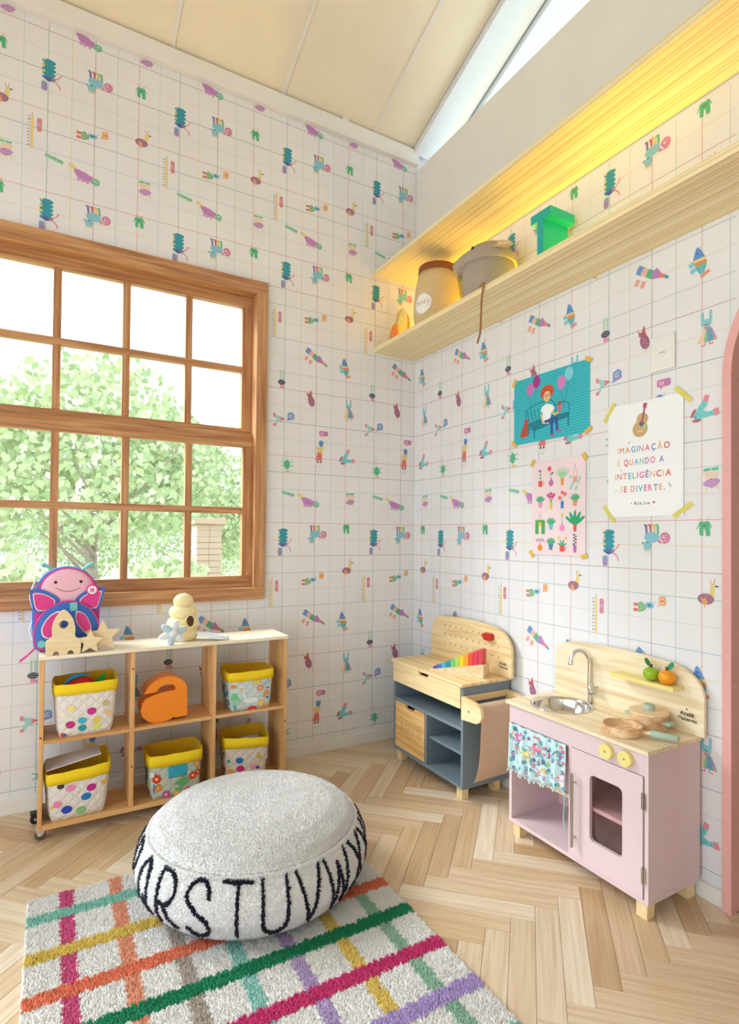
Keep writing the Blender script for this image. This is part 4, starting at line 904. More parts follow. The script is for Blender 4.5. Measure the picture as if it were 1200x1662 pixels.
# ================================================================== pouf
M_yarn = mat('cream_yarn', (250, 249, 248), .95, bscale=30); M_blackyarn = mat('navy_black_yarn', (34, 34, 52), .95)
PC = Vector((-1.338, -.988, 0)); PRx = 1.0
pf = thing('pouf', 'round cream tufted floor pouf with black alphabet letters around its side', 'pouf', (PC.x, PC.y, .0165))
prof = [(0, 0), (.28, 0), (.33, .006), (.366, .035), (.393, .085), (.396, .125), (.386, .165), (.368, .196), (.360, .201), (.356, .204), (.352, .212), (.33, .234), (.27, .256), (.18, .266), (.08, .266), (0, .262)]
bm = NB(); lathe(bm, prof, seg=96); obj('cover', bm, mat('yarn_base', (244, 240, 236), .95), pf, smooth='full')
pp = np.array(prof[1:]); seglen = np.hypot(*np.diff(pp, axis=0).T); cum = np.concatenate([[0], np.cumsum(seglen)])
def prof_at(s):
    r = np.interp(s, cum, pp[:, 0]); z = np.interp(s, cum, pp[:, 1]); e = 1e-3; r2_ = np.interp(s+e, cum, pp[:, 0]); z2 = np.interp(s+e, cum, pp[:, 1]); dr, dz = r2_-r, z2-z; L = np.hypot(dr, dz)+1e-9
    return r, z, dz/L, -dr/L
s_seam = cum[8]; s_low = cum[2]; s_top = cum[11]
tocam = Vector((-.307, -.9516)); rgt = Vector((.9516, -.307))
def pouf_pts(s, phi):
    r, z, nr, nz = prof_at(s); d = np.cos(phi)[:, None]*np.array(tocam)+np.sin(phi)[:, None]*np.array(rgt)
    P = np.stack([d[:, 0]*r, d[:, 1]*r, z], 1); N = np.stack([d[:, 0]*nr, d[:, 1]*nr, nz], 1); return P, N
LT = {'P': ([[(0, 1), (0, 0)], [(0, 1), (.7, .95), (1, .75), (.7, .52), (0, .48)]]), 'Q': ([[(.5, 1), (.15, .8), (0, .5), (.12, .15), (.5, 0), (.88, .2), (1, .55), (.85, .85), (.5, 1)], [(.55, .35), (1, 0)]]),
      'R': ([[(0, 1), (0, 0)], [(0, 1), (.65, .98), (1, .76), (.7, .5), (0, .46)], [(.4, .46), (1, 0)]]), 'S': ([[(1, .72), (.85, .93), (.5, 1), (.12, .88), (.05, .68), (.4, .52), (.9, .34), (1, .16), (.75, .02), (.35, 0), (.02, .18)]]),
      'T': ([[(0, 1), (1, .97)], [(.52, .98), (.5, 0)]]), 'U': ([[(0, 1), (.02, .25), (.2, .04), (.5, 0), (.82, .06), (.98, .28), (1, 1)]]), 'V': ([[(0, 1), (.5, 0), (1, 1)]]), 'W': ([[(0, 1), (.28, 0), (.5, .85), (.74, 0), (1, 1)]]),
      'X': ([[(0, 1), (1, 0)], [(1, 1), (0, 0)]]), 'Y': ([[(0, 1), (.5, .5)], [(1, 1), (.5, .5), (.45, 0)]]), 'O': ([[(.5, 1), (.05, .7), (0, .4), (.3, 0), (.8, .1), (1, .5), (.85, .85), (.5, 1)]])}
rngn = np.random.default_rng(3)
letters = [('O', -94, 9), ('P', -78, 9), ('Q', -60, 9), ('R', -42, 10.5), ('S', -25, 11), ('T', -7.5, 13), ('U', 9, 11), ('V', 25.5, 12), ('W', 42.5, 15), ('X', 60.5, 11), ('Y', 75, 11), ('U', 92, 9)]
strokes = []
for ch, a, wdeg in letters:
    ss = []
    for pl in LT[ch]:
        P = smoothpts([(x, y, 0) for x, y in pl], 6) if len(pl) > 3 and ch in 'PQRSUO' else [Vector((*q, 0)) for q in pl]
        P = [P[i].lerp(P[i+1], k/max(1, int((P[i+1]-P[i]).length*60))) for i in range(len(P)-1) for k in range(int((P[i+1]-P[i]).length*60)+1)]
        for v in P:
            phi = math.radians(a+(v.x-.5)*wdeg); ss.append((phi*.40, s_low+.012+(s_seam-s_low-.024)*v.y))
    strokes.append((ch, a, np.array(ss)))
n = 42000; phi = rngn.uniform(-PI, PI, n); s_ = rngn.uniform(cum[1]+.01, s_seam, n)
allS = np.concatenate([q[2] for q in strokes]); lab = np.zeros(n, bool)
for i0 in range(0, n, 3000):
    d = np.hypot(phi[i0:i0+3000, None]*.40-allS[None, :, 0], s_[i0:i0+3000, None]-allS[None, :, 1]).min(1); lab[i0:i0+3000] = d < .0052
P, N = pouf_pts(s_[~lab], phi[~lab]); tufts('side_pile', P, N, .0065, .0030, M_yarn, pf, rngn)
for ch, a, ss in strokes:
    m_ = int(len(ss)*4.2); i = rngn.integers(0, len(ss), m_); u = ss[i, 0]+rngn.normal(0, .0019, m_); v = ss[i, 1]+rngn.normal(0, .0019, m_); P, N = pouf_pts(v, u/.40)
    tufts('letter', P, N, .0115, .0034, M_blackyarn, pf, rngn, kind=None)
n = 62000; rr = np.sqrt(rngn.uniform(0, 1, n))*.352; z = np.interp(rr, pp[::-1][:, 0][:7], pp[::-1][:, 1][:7]); a = rngn.uniform(0, 2*PI, n)
dz = (np.interp(rr+.004, pp[::-1][:, 0][:7], pp[::-1][:, 1][:7])-z)/.004; N = np.stack([-dz*np.cos(a), -dz*np.sin(a), np.ones(n)], 1); N /= np.linalg.norm(N, axis=1)[:, None]
tufts('top_pile', np.stack([rr*np.cos(a), rr*np.sin(a), z], 1), N, .0075, .0033, M_yarn, pf, rngn, lean=.6)
n = 9000; a = rngn.uniform(0, 2*PI, n); b = rngn.uniform(-.6, PI*.9, n); nn = np.stack([np.cos(a)*np.cos(b), np.sin(a)*np.cos(b), np.sin(b)], 1)
tufts('seam_roll', np.stack([.360*np.cos(a), .360*np.sin(a), np.full(n, .203)], 1)+nn*.005, nn, .006, .0028, M_yarn, pf, rngn)

# ================================================================== rug
rg = thing('rug', 'cream tufted rug crossed by raised coloured stripes, under the pouf', 'rug', (0, 0, .0))
rx0, rx1, ry0, ry1 = -2.045, -.935, -2.35, -.748
bm = BX(rx0, ry0, .0005, rx1, ry1, .006, .002); obj('backing', bm, mat('rug_backing', (238, 234, 228), .95), rg)
vst = [(-1.930, (214, 60, 120)), (-1.778, (240, 148, 110)), (-1.640, (176, 160, 148)), (-1.497, (136, 206, 196)), (-1.353, (184, 156, 210)), (-1.204, (238, 200, 84)), (-1.055, (140, 190, 160))]
hst = [(-.878, (140, 206, 190)), (-1.065, (232, 200, 96)), (-1.240, (238, 128, 96)), (-1.402, (24, 138, 96)), (-1.578, (212, 56, 118)), (-1.752, (188, 164, 222)), (-1.93, (140, 206, 190)), (-2.11, (240, 170, 110))]
n = 120000; x = rngn.uniform(rx0+.003, rx1-.003, n); y = rngn.uniform(-2.1, ry1-.003, n)
jag = .003*np.sin(x*310)+.002*np.sin(x*127+1); jag2 = .003*np.sin(y*290)+.002*np.sin(y*133)
own = np.zeros(n, int)
for k, (c, _) in enumerate(vst): own[np.abs(x-c+jag2) < .021] = 1+k
for k, (c, _) in enumerate(hst): own[np.abs(y-c+jag) < .023] = 20+k
under = np.hypot(x-PC.x, y-PC.y) < .30
def rug_tufts(name, sel, h, r, m, kind, zb=.006, label=None):
    P = np.stack([x[sel], y[sel], np.full(sel.sum(), zb)], 1); tufts(name, P, np.tile([0, 0, 1.], (len(P), 1)), h, r, m, rg, rngn, lean=.5, kind=kind, label=label)
rug_tufts('pile', (own == 0) & ~under, .0075, .0040, mat('rug_cream', (246, 244, 241), .95, bscale=8), 'stuff')
nmc = ['crimson', 'coral', 'taupe', 'teal', 'purple', 'yellow', 'sage']; nmh = ['teal', 'yellow', 'coral', 'green', 'crimson', 'lilac', 'aqua', 'amber']
for k, (c, col) in enumerate(vst): rug_tufts('stripe', (own == 1+k) & ~under, .0078, .0042, mat('stripe_v_'+nmc[k], [v+(236-v)*.16 for v in col], .95), None, label='flat %s stripe' % nmc[k])
for k, (c, col) in enumerate(hst[:7]): rug_tufts('raised_stripe', (own == 20+k) & ~under, .0085, .0046, mat('stripe_h_'+nmh[k], col, .95), None, .0085, label='raised %s stripe' % nmh[k])

# ================================================================== toy workbench (front faces the room's left)
M_grey = mat('blue_grey_paint', (122, 138, 148), .5, bscale=4); M_greyside = M_grey
wb = thing('toy_workbench', 'blue-grey toy workbench with a pine top and curved pegboard, in the corner', 'toy workbench', (-.310, -.275, 0), -PI/2)
Wb, Db, zb, zt = .617, .288, .060, .540
for x in (0, Wb-.015): obj('side_panel', BX(x, 0, zb, x+.015, Db, zt, .001), M_grey, wb)
obj('bottom_board', BX(.015, 0, zb, Wb-.015, Db, zb+.015, .001), M_grey, wb)
obj('shelf_board', BX(.015, .002, .330, Wb-.015, Db, .345, .001), M_grey, wb)
obj('divider', BX(.304, .003, zb+.015, .318, Db, .330, .001), M_grey, wb)
obj('small_shelf', BX(.318, .022, .205, Wb-.015, Db, .218, .001), M_grey, wb)
obj('back_panel', BX(.015, Db-.008, zb+.015, Wb-.015, Db, zt), M_grey, wb)
obj('counter', BX(-.012, -.012, zt, Wb+.008, Db+.002, zt+.014, .002), M_pine, wb)
bm = NB(); prism(bm, [(.002, .436), (Wb-.016, .436), (Wb-.016, .538), (.345, .538), (.333, .520), (.262, .520), (.250, .538), (.002, .538)], -.006, .010, 'xz'); dr = obj('drawer_front', bm, M_pine, wb)
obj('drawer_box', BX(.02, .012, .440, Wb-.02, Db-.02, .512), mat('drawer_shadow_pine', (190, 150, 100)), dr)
bm = NB(); prism(bm, [(.020, .079), (.300, .079), (.300, .327), (.212, .327), (.200, .310), (.130, .310), (.118, .327), (.020, .327)], .001, .013, 'xz'); ty = obj('toy_box_front', bm, wood('honey_pine', [(206, 150, 84), (234, 186, 118), (244, 204, 140)], 0, 42, 2.2, .45, wave=.5), wb)
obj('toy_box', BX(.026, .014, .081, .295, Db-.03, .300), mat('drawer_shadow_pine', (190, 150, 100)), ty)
p = Print(lambda u, v, o: (u, .001-o, v), .001); p.ym = 1
def outline_text(p, txt, x, z, size, w_, col):
    G = {'T': [[(0, 1), (.7, 1), (.7, .78), (.46, .78), (.46, 0), (.24, 0), (.24, .78), (0, .78), (0, 1)]], 'O': [[(.4+.4*math.cos(a*PI/8), .5+.5*math.sin(a*PI/8)) for a in range(17)], [(.4+.18*math.cos(a*PI/8), .5+.27*math.sin(a*PI/8)) for a in range(17)]],
         'Y': [[(0, 1), (.24, 1), (.38, .66), (.52, 1), (.76, 1), (.5, .42), (.5, 0), (.27, 0), (.27, .42), (0, 1)]], 'S': [[(.62, .95), (.35, 1), (.08, .9), (.02, .68), (.12, .5), (.42, .36), (.4, .25), (.25, .2), (.05, .28), (.0, .08), (.3, 0), (.6, .1), (.66, .34), (.55, .5), (.26, .64), (.3, .76), (.6, .74), (.62, .95)]]}
    for ch in txt:
        for pl in G[ch]: p.line([(x+a*size, z+b*size) for a, b in pl], w_, col)
        x += size*.84
outline_text(p, 'TOYS', 62, 182, 66, 2.2, (150, 96, 40)); p.build('engraved_word', ty)
for x, y in ((.03, .03), (Wb-.055, .03), (.03, Db-.06), (Wb-.055, Db-.06)): obj('leg', BX(x-.012, y-.012, 0, x+.028, y+.028, zb, .002), M_pinev, wb)
# pegboard
q = [(-.008, .555), (-.010, .66), (.004, .715), (.045, .757), (.11, .783), (.22, .797), (.34, .802), (.44, .797), (.52, .780), (.585, .750), (.632, .705), (.652, .65), (.655, .60), (.655, .555)]
q = [(min(x, Wb+.02), z) for x, z in dens(q, 3) if z > .5551 or True]; q = [(-.008, .555)]+[v for v in q if v[1] > .5575]+[(Wb+.02, .555)]
def rb(x0, x1, z0, z1, rl, rr_, crown=.0):
    pts = [(x0, z0)]; 
    for i in range(11): a = PI-PI/2*i/10; pts.append((x0+rl+rl*math.cos(a), z1-rl*.75-crown+rl*.75*math.sin(a)))
    for i in range(1, 10): u = i/10; pts.append((x0+rl+(x1-rr_-x0-rl)*u, z1-crown+crown*math.sin(PI*u)))
    for i in range(11): a = PI/2-PI/2*i/10; pts.append((x1-rr_+rr_*math.cos(a), z1-rr_*.8-crown+rr_*.8*math.sin(a)))
    pts.append((x1, z0)); return pts
holes = []
for r_ in range(3):
    for c in range(10): holes.append(circ(.118+c*.0494, .741-r_*.049, .0045, 10))
bm = NB(); prism(bm, rb(-.010, .655, .5545, .800, .13, .15, .008), Db-.022, Db-.006, 'xz', holes)
pg = obj('pegboard', bm, M_pine, wb)
bm = NB(); 
obj('peg_hole_shade', BX(.05, Db-.0058, .60, .60, Db-.004, .76), M_dark, pg)  # dark sheet added to colour in the shade of the peg holes
p = Print(lambda u, v, o: (u, Db-.022-o, v), .001); p.ym = 1; p.text('Ateliê', 572, 611, 19, (70, 40, 26)); p.text('Materno', 566, 594, 18, (70, 40, 26)); p.build('maker_mark', pg)
ax = thing('wooden_hammer_peg', 'red wooden screw peg stuck in the workbench pegboard', 'toy', (-.055, -.770, .737), -PI/2); Mr = mat('red_lacquer', (196, 50, 30), .35)
bm = NB(); prism(bm, [(-.036, .010), (-.020, .008), (-.014, .018), (.028, .018), (.036, .006), (.034, -.012), (.022, -.020), (-.016, -.018), (-.030, -.002)], -.014, .014, 'xz'); obj('head', bm, Mr, ax)
bm = NB(); lathe(bm, [(0, 0), (.0042, 0), (.0042, .020), (0, .020)], (0, 0, 0), 12, Matrix.Translation((.0, .034, -.0005)) @ Matrix.Rotation(PI/2, 4, 'X')); obj('shank', bm, Mr, ax)
# paper roll holder on the right flank
ph = []
bk = [(Wb+.001, .498), (Wb+.10, .492)]+[(Wb+.097+.046*math.cos(a), .446+.046*math.sin(a)) for a in [PI/2-PI*i/10 for i in range(11)]]+[(Wb+.001, .392)]
for y0, y1 in ((-.012, .004), (.262, .278)):
    bm = NB(); prism(bm, bk, y0, y1, 'xz'); b_ = obj('roll_bracket', bm, M_pine, wb)
    bm = NB(); lathe(bm, [(0, -.001), (.005, -.001), (.005, 0), (0, 0)], (0, 0, 0), 12, Matrix.Translation((Wb+.055, y0, .442)) @ Matrix.Rotation(PI/2, 4, 'X')); obj('screw', bm, M_steel, b_)
obj('roll_rail', BX(Wb+.001, .004, .470, Wb+.014, .262, .498, .001), wood('rail_pine', [(222, 180, 118), (242, 214, 160)], 1, 42, 2.2), wb)
M_kraft = mat('kraft_paper', (208, 178, 148), .8, bscale=20)
bm = NB(); lathe(bm, [(0, 0), (.034, 0), (.034, .250), (0, .250)], (0, 0, 0), 28, Matrix.Translation((Wb+.082, .258, .444)) @ Matrix.Rotation(PI/2, 4, 'X')); rl = obj('paper_roll', bm, M_kraft, wb, smooth=True)
pts = [(Wb+.082+.0345*math.cos(a), .444+.0345*math.sin(a)) for a in [PI/2-PI/2*i/6 for i in range(7)]]+[(Wb+.117, .40), (Wb+.114, .33), (Wb+.108, .26), (Wb+.098, .20), (Wb+.084, .155), (Wb+.066, .120)]
P = [Vector((a, 0, b)) for a, b in pts]; P = smoothpts(P, 3); bm = NB(); A_ = []
for i, v in enumerate(P):
    u = i/len(P); A_.append([bm.verts.new((v.x+dx_, y_+.0015*math.sin(u*9), v.z+(y_-.13)*.10*max(0, u-.75))) for dx_, y_ in ((0, .012), (0, .254), (.0012, .254), (.0012, .012))])
for a, b in zip(A_, A_[1:]):
    for k in range(4): bm.faces.new((a[k], a[(k+1) % 4], b[(k+1) % 4], b[k]))
bm.faces.new(A_[0]); bm.faces.new(A_[-1]); obj('hanging_paper', bm, M_kraft, wb, smooth=True)

# rainbow blocks in a wedge tray
tr = thing('block_tray', 'wedge-shaped light wooden tray holding the rainbow blocks, on the workbench', 'toy', (-.310+.128, -.275-.452, .5545), -PI/2+.0)
TA = math.radians(28)
def trm(): return Matrix.Scale(1.14, 4) @ Matrix.Rotation(TA, 4, 'Z')
M_tray = wood('tray_wood', [(222, 188, 140), (244, 222, 184)], 0, 60, 3)
bm = NB(); prism(bm, [(-.145, 0), (.110, 0), (.110, .056), (.098, .056), (-.145, .006)], -.034, -.026, 'xz'); bmesh.ops.transform(bm, matrix=trm(), verts=bm.verts); obj('tray_side', bm, M_tray, tr)
bm = NB(); prism(bm, [(-.145, 0), (.110, 0), (.110, .056), (.098, .056), (-.145, .006)], .026, .034, 'xz'); bmesh.ops.transform(bm, matrix=trm(), verts=bm.verts); obj('tray_side', bm, M_tray, tr)
obj('tray_end', BX(.102, -.026, 0, .110, .026, .056, 0, trm()), M_tray, tr)
bm = NB(); prism(bm, [(-.145, 0), (.102, 0), (.102, .006), (-.145, .003)], -.026, .026, 'xz'); bmesh.ops.transform(bm, matrix=trm(), verts=bm.verts); obj('tray_floor', bm, M_tray, tr)
rb_cols = [((90, 74, 170), 'violet'), ((58, 112, 196), 'blue'), ((70, 176, 214), 'sky blue'), ((30, 140, 156), 'teal'), ((104, 200, 120), 'green'), ((180, 214, 100), 'lime'), ((246, 214, 30), 'yellow'), ((246, 164, 30), 'amber'), ((236, 80, 44), 'orange-red'), ((224, 50, 90), 'crimson'), ((214, 66, 80), 'tall red')]
for k, (c, nm) in enumerate(rb_cols):
    w_ = .0212; x0 = -.134+k*.0214; h = .012+k*.0098
    t = thing('toy_block', '%s wooden block, %s in the rainbow row of the wedge tray' % (nm, ['first and lowest', 'second', 'third', 'fourth', 'fifth', 'middle', 'seventh', 'eighth', 'ninth', 'last but one', 'last and tallest'][k]), 'block', tr.location+Vector((0, 0, .0075)), -PI/2, 'rainbow blocks')
    obj('block_body', BX(x0, -.0245, 0, x0+w_-.0008, .0245, h, .0015, trm()), mat('block_'+nm.replace(' ', '_'), c, .4), t)

# ================================================================== pink play kitchen
M_pk = mat('pale_pink_lacquer', (230, 206, 209), .42, bscale=3)
kt = thing('play_kitchen', 'pale pink toy kitchen with sink, oven door and pine worktop', 'toy kitchen', (-.305, -1.197, 0), -PI/2)
Wk, Dk, zb, zt = .640, .288, .056, .545
M_kin = mat('kitchen_inner_pink', (242, 200, 200), .5)
for x in (0, Wk-.014): obj('side_panel', BX(x, 0, zb, x+.014, Dk, zt, .001), M_pk, kt)
obj('bottom_board', BX(.014, 0, zb, Wk-.014, Dk, zb+.014, .001), M_pk, kt)
obj('front_rail', BX(.014, .0, .470, Wk-.014, .012, zt, .0008), M_pk, kt)
obj('back_panel', BX(.014, Dk-.006, zb+.014, Wk-.014, Dk, zt), M_kin, kt)
obj('divider', BX(.314, .0, zb+.014, .327, Dk-.006, .470, .0008), M_pk, kt)
obj('oven_shelf', BX(.327, .02, .262, Wk-.014, Dk-.006, .276), M_white, kt)
# door with an opening
bm = NB(); prism(bm, [(.329, .073), (.6215, .073), (.6215, .468), (.329, .468)], -.004, .010, 'xz', [rrect(.412, .165, .546, .400, .018)[::1]])
dor = obj('door', bm, M_pk, kt)
bm = NB(); prism(bm, rrect(.408, .161, .550, .404, .018), .0102, .012, 'xz'); obj('door_window', bm, glass('smoky_window', (.96, .84, .86), .06), dor)
bm = NB(); tube(bm, [(.352, -.026, .118), (.352, -.026, .384)], .0058, 12)
hd = obj('handle', bm, M_steel, dor, smooth=True)
for z in (.150, .350):
    bm = NB(); tube(bm, [(.352, -.026, z), (.352, -.0042, z)], .003, 10); obj('handle_post', bm, M_steel, dor, smooth=True)
for z in (.390, .150):
    bm = NB(); tube(bm, [(.624, -.007, z-.026), (.624, -.007, z+.026)], .0032, 8); box(bm, .617, -.0052, z-.026, .632, -.0042, z+.026); obj('hinge', bm, M_steel, dor, kind=None)
for x in (.487, .562):
    bm = NB(); lathe(bm, [(0, 0), (.0255, 0), (.0262, .003), (.0262, .015), (.025, .018), (0, .018)], (0, 0, 0), 32, Matrix.Translation((x, -.0005, .508)) @ Matrix.Rotation(PI/2, 4, 'X')); k = obj('knob', bm, mat('pale_yellow_lacquer', (244, 226, 140), .4), kt, smooth=True)
    bm = NB(); lathe(bm, [(0, 0), (.0036, 0), (.003, .0018), (0, .002)], (0, 0, 0), 12, Matrix.Translation((x, -.0185, .508)) @ Matrix.Rotation(PI/2, 4, 'X')); obj('knob_screw', bm, M_steel, k)
for x, y in ((.012, .012), (Wk-.052, .012), (.012, Dk-.052), (Wk-.052, Dk-.052)): obj('leg', BX(x, y, 0, x+.040, y+.040, zb, .002), M_pinev, kt)
SCX, SCY, SR = .152, .144, .120
bm = NB(); prism(bm, [(-.012, -.012), (Wk+.006, -.012), (Wk+.006, Dk), (-.012, Dk)], zt, zt+.013, 'xy', [circ(SCX, SCY, SR-.004, 40)]); obj('worktop', bm, M_kpine, kt)
bm = NB(); lathe(bm, [(SR+.006, .0), (SR+.005, .0025), (SR, .003), (SR-.006, .0005), (SR-.009, -.010), (SR-.016, -.050), (SR-.045, -.072), (.012, -.076), (0, -.076)], (SCX, SCY, zt+.0135), 56, cap=False); sk = obj('sink', bm, mat('sink_steel', (214, 212, 208), .10, metal=1), kt, smooth='full')
bm = NB(); lathe(bm, [(0, .003), (.010, .003), (.016, .001), (.018, 0)], (SCX, SCY, zt+.0135-.0755), 24, cap=False); obj('drain', bm, M_steel, sk)
# faucet
fx, fy = .190, .2655; zf = zt+.013
bm = NB(); lathe(bm, [(0, .0032), (.0085, .0032), (.0085, .005), (.0082, .008), (.0082, .028), (.0083, .032), (.0083, .050), (.0080, .056)], (fx, fy, zf), 28)
fc_ = obj('faucet', bm, M_chrome, kt, smooth='full')
pts = smoothpts([(fx, fy, zf+.05), (fx, fy, zf+.13), (fx, fy-.002, zf+.180), (fx-.012, fy-.026, zf+.215), (fx-.026, fy-.052, zf+.214), (fx-.034, fy-.070, zf+.190), (fx-.036, fy-.074, zf+.160)], 6)
bm = NB(); tube(bm, pts, [.0085]*(len(pts)-4)+[.009, .0105, .0108, .0108], 16); obj('spout', bm, M_chrome, fc_, smooth='full')
bm = NB(); tube(bm, [(fx, fy, zf+.042), (fx+.022, fy-.014, zf+.058), (fx+.036, fy-.022, zf+.066)], [.010, .009, .007], 14); tube(bm, [(fx, fy, zf+.042), (fx+.01, fy-.006, zf+.075)], [.008, .005], 10)
obj('valve', bm, M_chrome, fc_, smooth='full')
bm = NB(); c = Vector((fx+.038, fy-.024, zf+.068)); d1 = Vector((.35, .3, -.9)).normalized(); ax_ = Vector((.8, -.5, .35)).normalized(); d2 = ax_.cross(d1).normalized()
tube(bm, [c-d1*.022, c+d1*.022], .0042, 10); tube(bm, [c-d2*.022, c+d2*.022], .0042, 10); tube(bm, [c-ax_*.006, c+ax_*.008], .008, 14); obj('cross_handle', bm, M_chrome, fc_, smooth=True)
# back board, little yellow ledge
bm = NB(); prism(bm, rb(-.004, Wk+.022, zt+.0135, .806, .105, .135, .010), Dk-.014, Dk-.001, 'xz'); kb = obj('backboard', bm, M_kpine, kt)
obj('yellow_ledge', BX(.330, Dk-.078, .708, .590, Dk-.0185, .722, .001), mat('pale_yellow_lacquer', (244, 226, 140), .4), kt)
p = Print(lambda u, v, o: (u, Dk-.018-o, v), .001); p.ym = 1; p.text('Ateliê', 578, 620, 20, (40, 26, 20)); p.text('Materno', 572, 602, 19, (40, 26, 20)); p.ell(603, 643, 3, 3, (40, 26, 20)); p.build('maker_mark', kb)
for ch in list(kb.children): ch['label'] = 'dark burnt maker lettering'
# gathered towel curtain on a dowel
bm = NB(); tube(bm, [(.014, .014, .462), (.314, .014, .462)], .004, 10); obj('curtain_rod', bm, M_white, kt)
obj('front_slat', BX(.014, .012, .266, .314, .020, .282, .001), mat('cream_slat', (244, 230, 200)), kt)
tw = thing('towel', 'turquoise floral towel with pompom trim hanging in the toy kitchen opening', 'towel', (-.305, -1.197, 0), -PI/2)
def tsurf(u, v, o=0):      # u 0..1 across, v 0..1 downward
    x = .010+u*.300+.004*math.sin(v*3); amp = .004+.006*v; y = -.012-amp*math.sin(u*31+1.2*math.sin(v*2.5))-.002*math.sin(u*77)-o
    z = .470-v*(.188+.010*math.sin(u*5)); return (x, y, z)
bm = NB(); nu, nv = 60, 12; Gf = [[bm.verts.new(tsurf(i/nu, j/nv)) for j in range(nv+1)] for i in range(nu+1)]; Gb = [[bm.verts.new(tsurf(i/nu, j/nv, -.0015)) for j in range(nv+1)] for i in range(nu+1)]
for i in range(nu):
    for j in range(nv):
        bm.faces.new((Gf[i][j], Gf[i+1][j], Gf[i+1][j+1], Gf[i][j+1])); bm.faces.new((Gb[i][j], Gb[i][j+1], Gb[i+1][j+1], Gb[i+1][j]))
for j in range(nv):
    for i in (0, nu): bm.faces.new((Gf[i][j], Gf[i][j+1], Gb[i][j+1], Gb[i][j]))
for i in range(nu):
    for j in (0, nv): bm.faces.new((Gf[i][j], Gf[i+1][j], Gb[i+1][j], Gb[i][j]))
obj('cloth', bm, mat('towel_aqua', (202, 232, 234), .9), tw, smooth='full')
rng = random.Random(11); p = Print(lambda u, v, o: tsurf(max(0, min(1, u)), max(0, min(1, v)), o), 1, step=2.5e-6, base=.0006); p.ym = 1; p.sc = 1
def tw_at(x, y): return (x/300, y/188)
class TP:
    """scale millimetres on the cloth"""
    def __init__(s): pass
_add0 = p._add
def _addt(pts, col): _add0([(a/300, b/188) for a, b in pts], col)
p._add = _addt
tc = [(60, 170, 190), (226, 70, 130), (240, 196, 90), (50, 130, 170), (110, 200, 180), (250, 250, 250), (230, 120, 170), (40, 90, 140), (150, 120, 190)]
for x, y, c in ((50, 45, (226, 80, 150)), (150, 62, (240, 130, 170)), (190, 120, (240, 200, 100)), (95, 100, (240, 206, 120)), (255, 60, (60, 150, 180))):   # little running animals
    p.ell(x, y, 20, 10, c, .25); p.line([(x+12, y-6), (x+20, y-20)], 6, c); p.ell(x+22, y-22, 7, 4.5, c, .3); 
    for q in (-12, -6, 8, 13): p.line([(x+q, y+6), (x+q-3, y+22)], 3, c)
    p.arc(x, y-10, 10, PI*1.0, PI*2, 3, (60, 170, 170)); p.arc(x, y-10, 6, PI, PI*2, 2.5, (250, 220, 110))
for k in range(150):
    x, y = rng.uniform(14, 286), rng.uniform(12, 178); c = rng.choice(tc); kk = rng.random()
    if kk < .45: a = rng.uniform(0, PI); p.ell(x, y, rng.uniform(5, 10), rng.uniform(2, 4), c, a, n=8)
    elif kk < .7:
        for q in range(5): p.ell(x+4.5*math.cos(q*1.257), y+4.5*math.sin(q*1.257), 3, 3, c, n=6)
        p.ell(x, y, 2.4, 2.4, (250, 220, 110), n=6)
    else:
        p.line([(x, y), (x+3, y-18)], 1.6, (50, 150, 140))
        for q in range(3): p.ell(x+4, y-4-q*6, 4, 1.8, c, .5, n=6); p.ell(x-3, y-4-q*6, 4, 1.8, c, -.5, n=6)
p.rect(236, 128, 284, 172, (246, 226, 236)); p.line([(244, 150), (252, 142), (258, 156), (266, 146), (276, 154)], 2, (226, 90, 140)); p.ell(262, 140, 5, 3, (226, 90, 140))
p.rect(232, 172, 284, 184, (60, 180, 200))
p.build('floral_print', tw, kind='stuff')
for k in range(22):
    x, y, z = tsurf((k+.5)/22, 1); bm = NB(); lathe(bm, [(0, -.0042), (.003, -.003), (.0042, 0), (.003, .003), (0, .0042)], (x, y-.001, z-.004), 8); obj('pompom', bm, M_white, tw, smooth='full')
bm = NB(); tube(bm, smoothpts([(.302, -.008, .285), (.304, -.012, .24), (.300, -.010, .20), (.305, -.012, .165)]), .0022, 6); obj('ribbon_tie', bm, mat('ribbon_aqua', (150, 214, 210)), tw)

# pan, pot and fruit
M_turned = wood('turned_wood', [(206, 150, 100), (236, 196, 150), (248, 222, 184)], 1, 38, 6, .45, wave=.8); M_sage = mat('sage_lacquer', (176, 196, 176), .5)
ztop = zt+.0137
pn = thing('toy_frying_pan', 'toy wooden frying pan with a sage green handle, front of the pink kitchen worktop', 'toy pan', (-.305+.071, -1.197-.488, ztop), -PI/2)
bm = NB(); lathe(bm, [(0, 0), (.064, 0), (.067, .004), (.070, .028), (.069, .031), (.062, .031), (.060, .028), (.056, .010), (0, .010)], seg=40); obj('pan_body', bm, M_turned, pn, smooth=True)
bm = NB(); tube(bm, [(.060, .020, .018), (.092, .034, .018)], .007, 10); tube(bm, [(.088, .032, .018), (.094, .0345, .018)], [.008, .011], 12)
obj('handle_peg', bm, M_turned, pn)
bm = NB(); tube(bm, [(.088, .032, .018), (.092, .034, .018), (.165, .066, .018), (.168, .067, .018)], [.010, .012, .012, .010], 16); obj('handle', bm, M_sage, pn, smooth=True)
pt = thing('toy_saucepan', 'toy wooden saucepan with lid and sage side handles, behind the pan', 'toy pot', (-.305+.204, -1.197-.502, ztop), -PI/2)
bm = NB(); lathe(bm, [(0, 0), (.058, 0), (.060, .003), (.065, .055), (0, .055)], seg=40); obj('pot_body', bm, M_turned, pt, smooth=True)
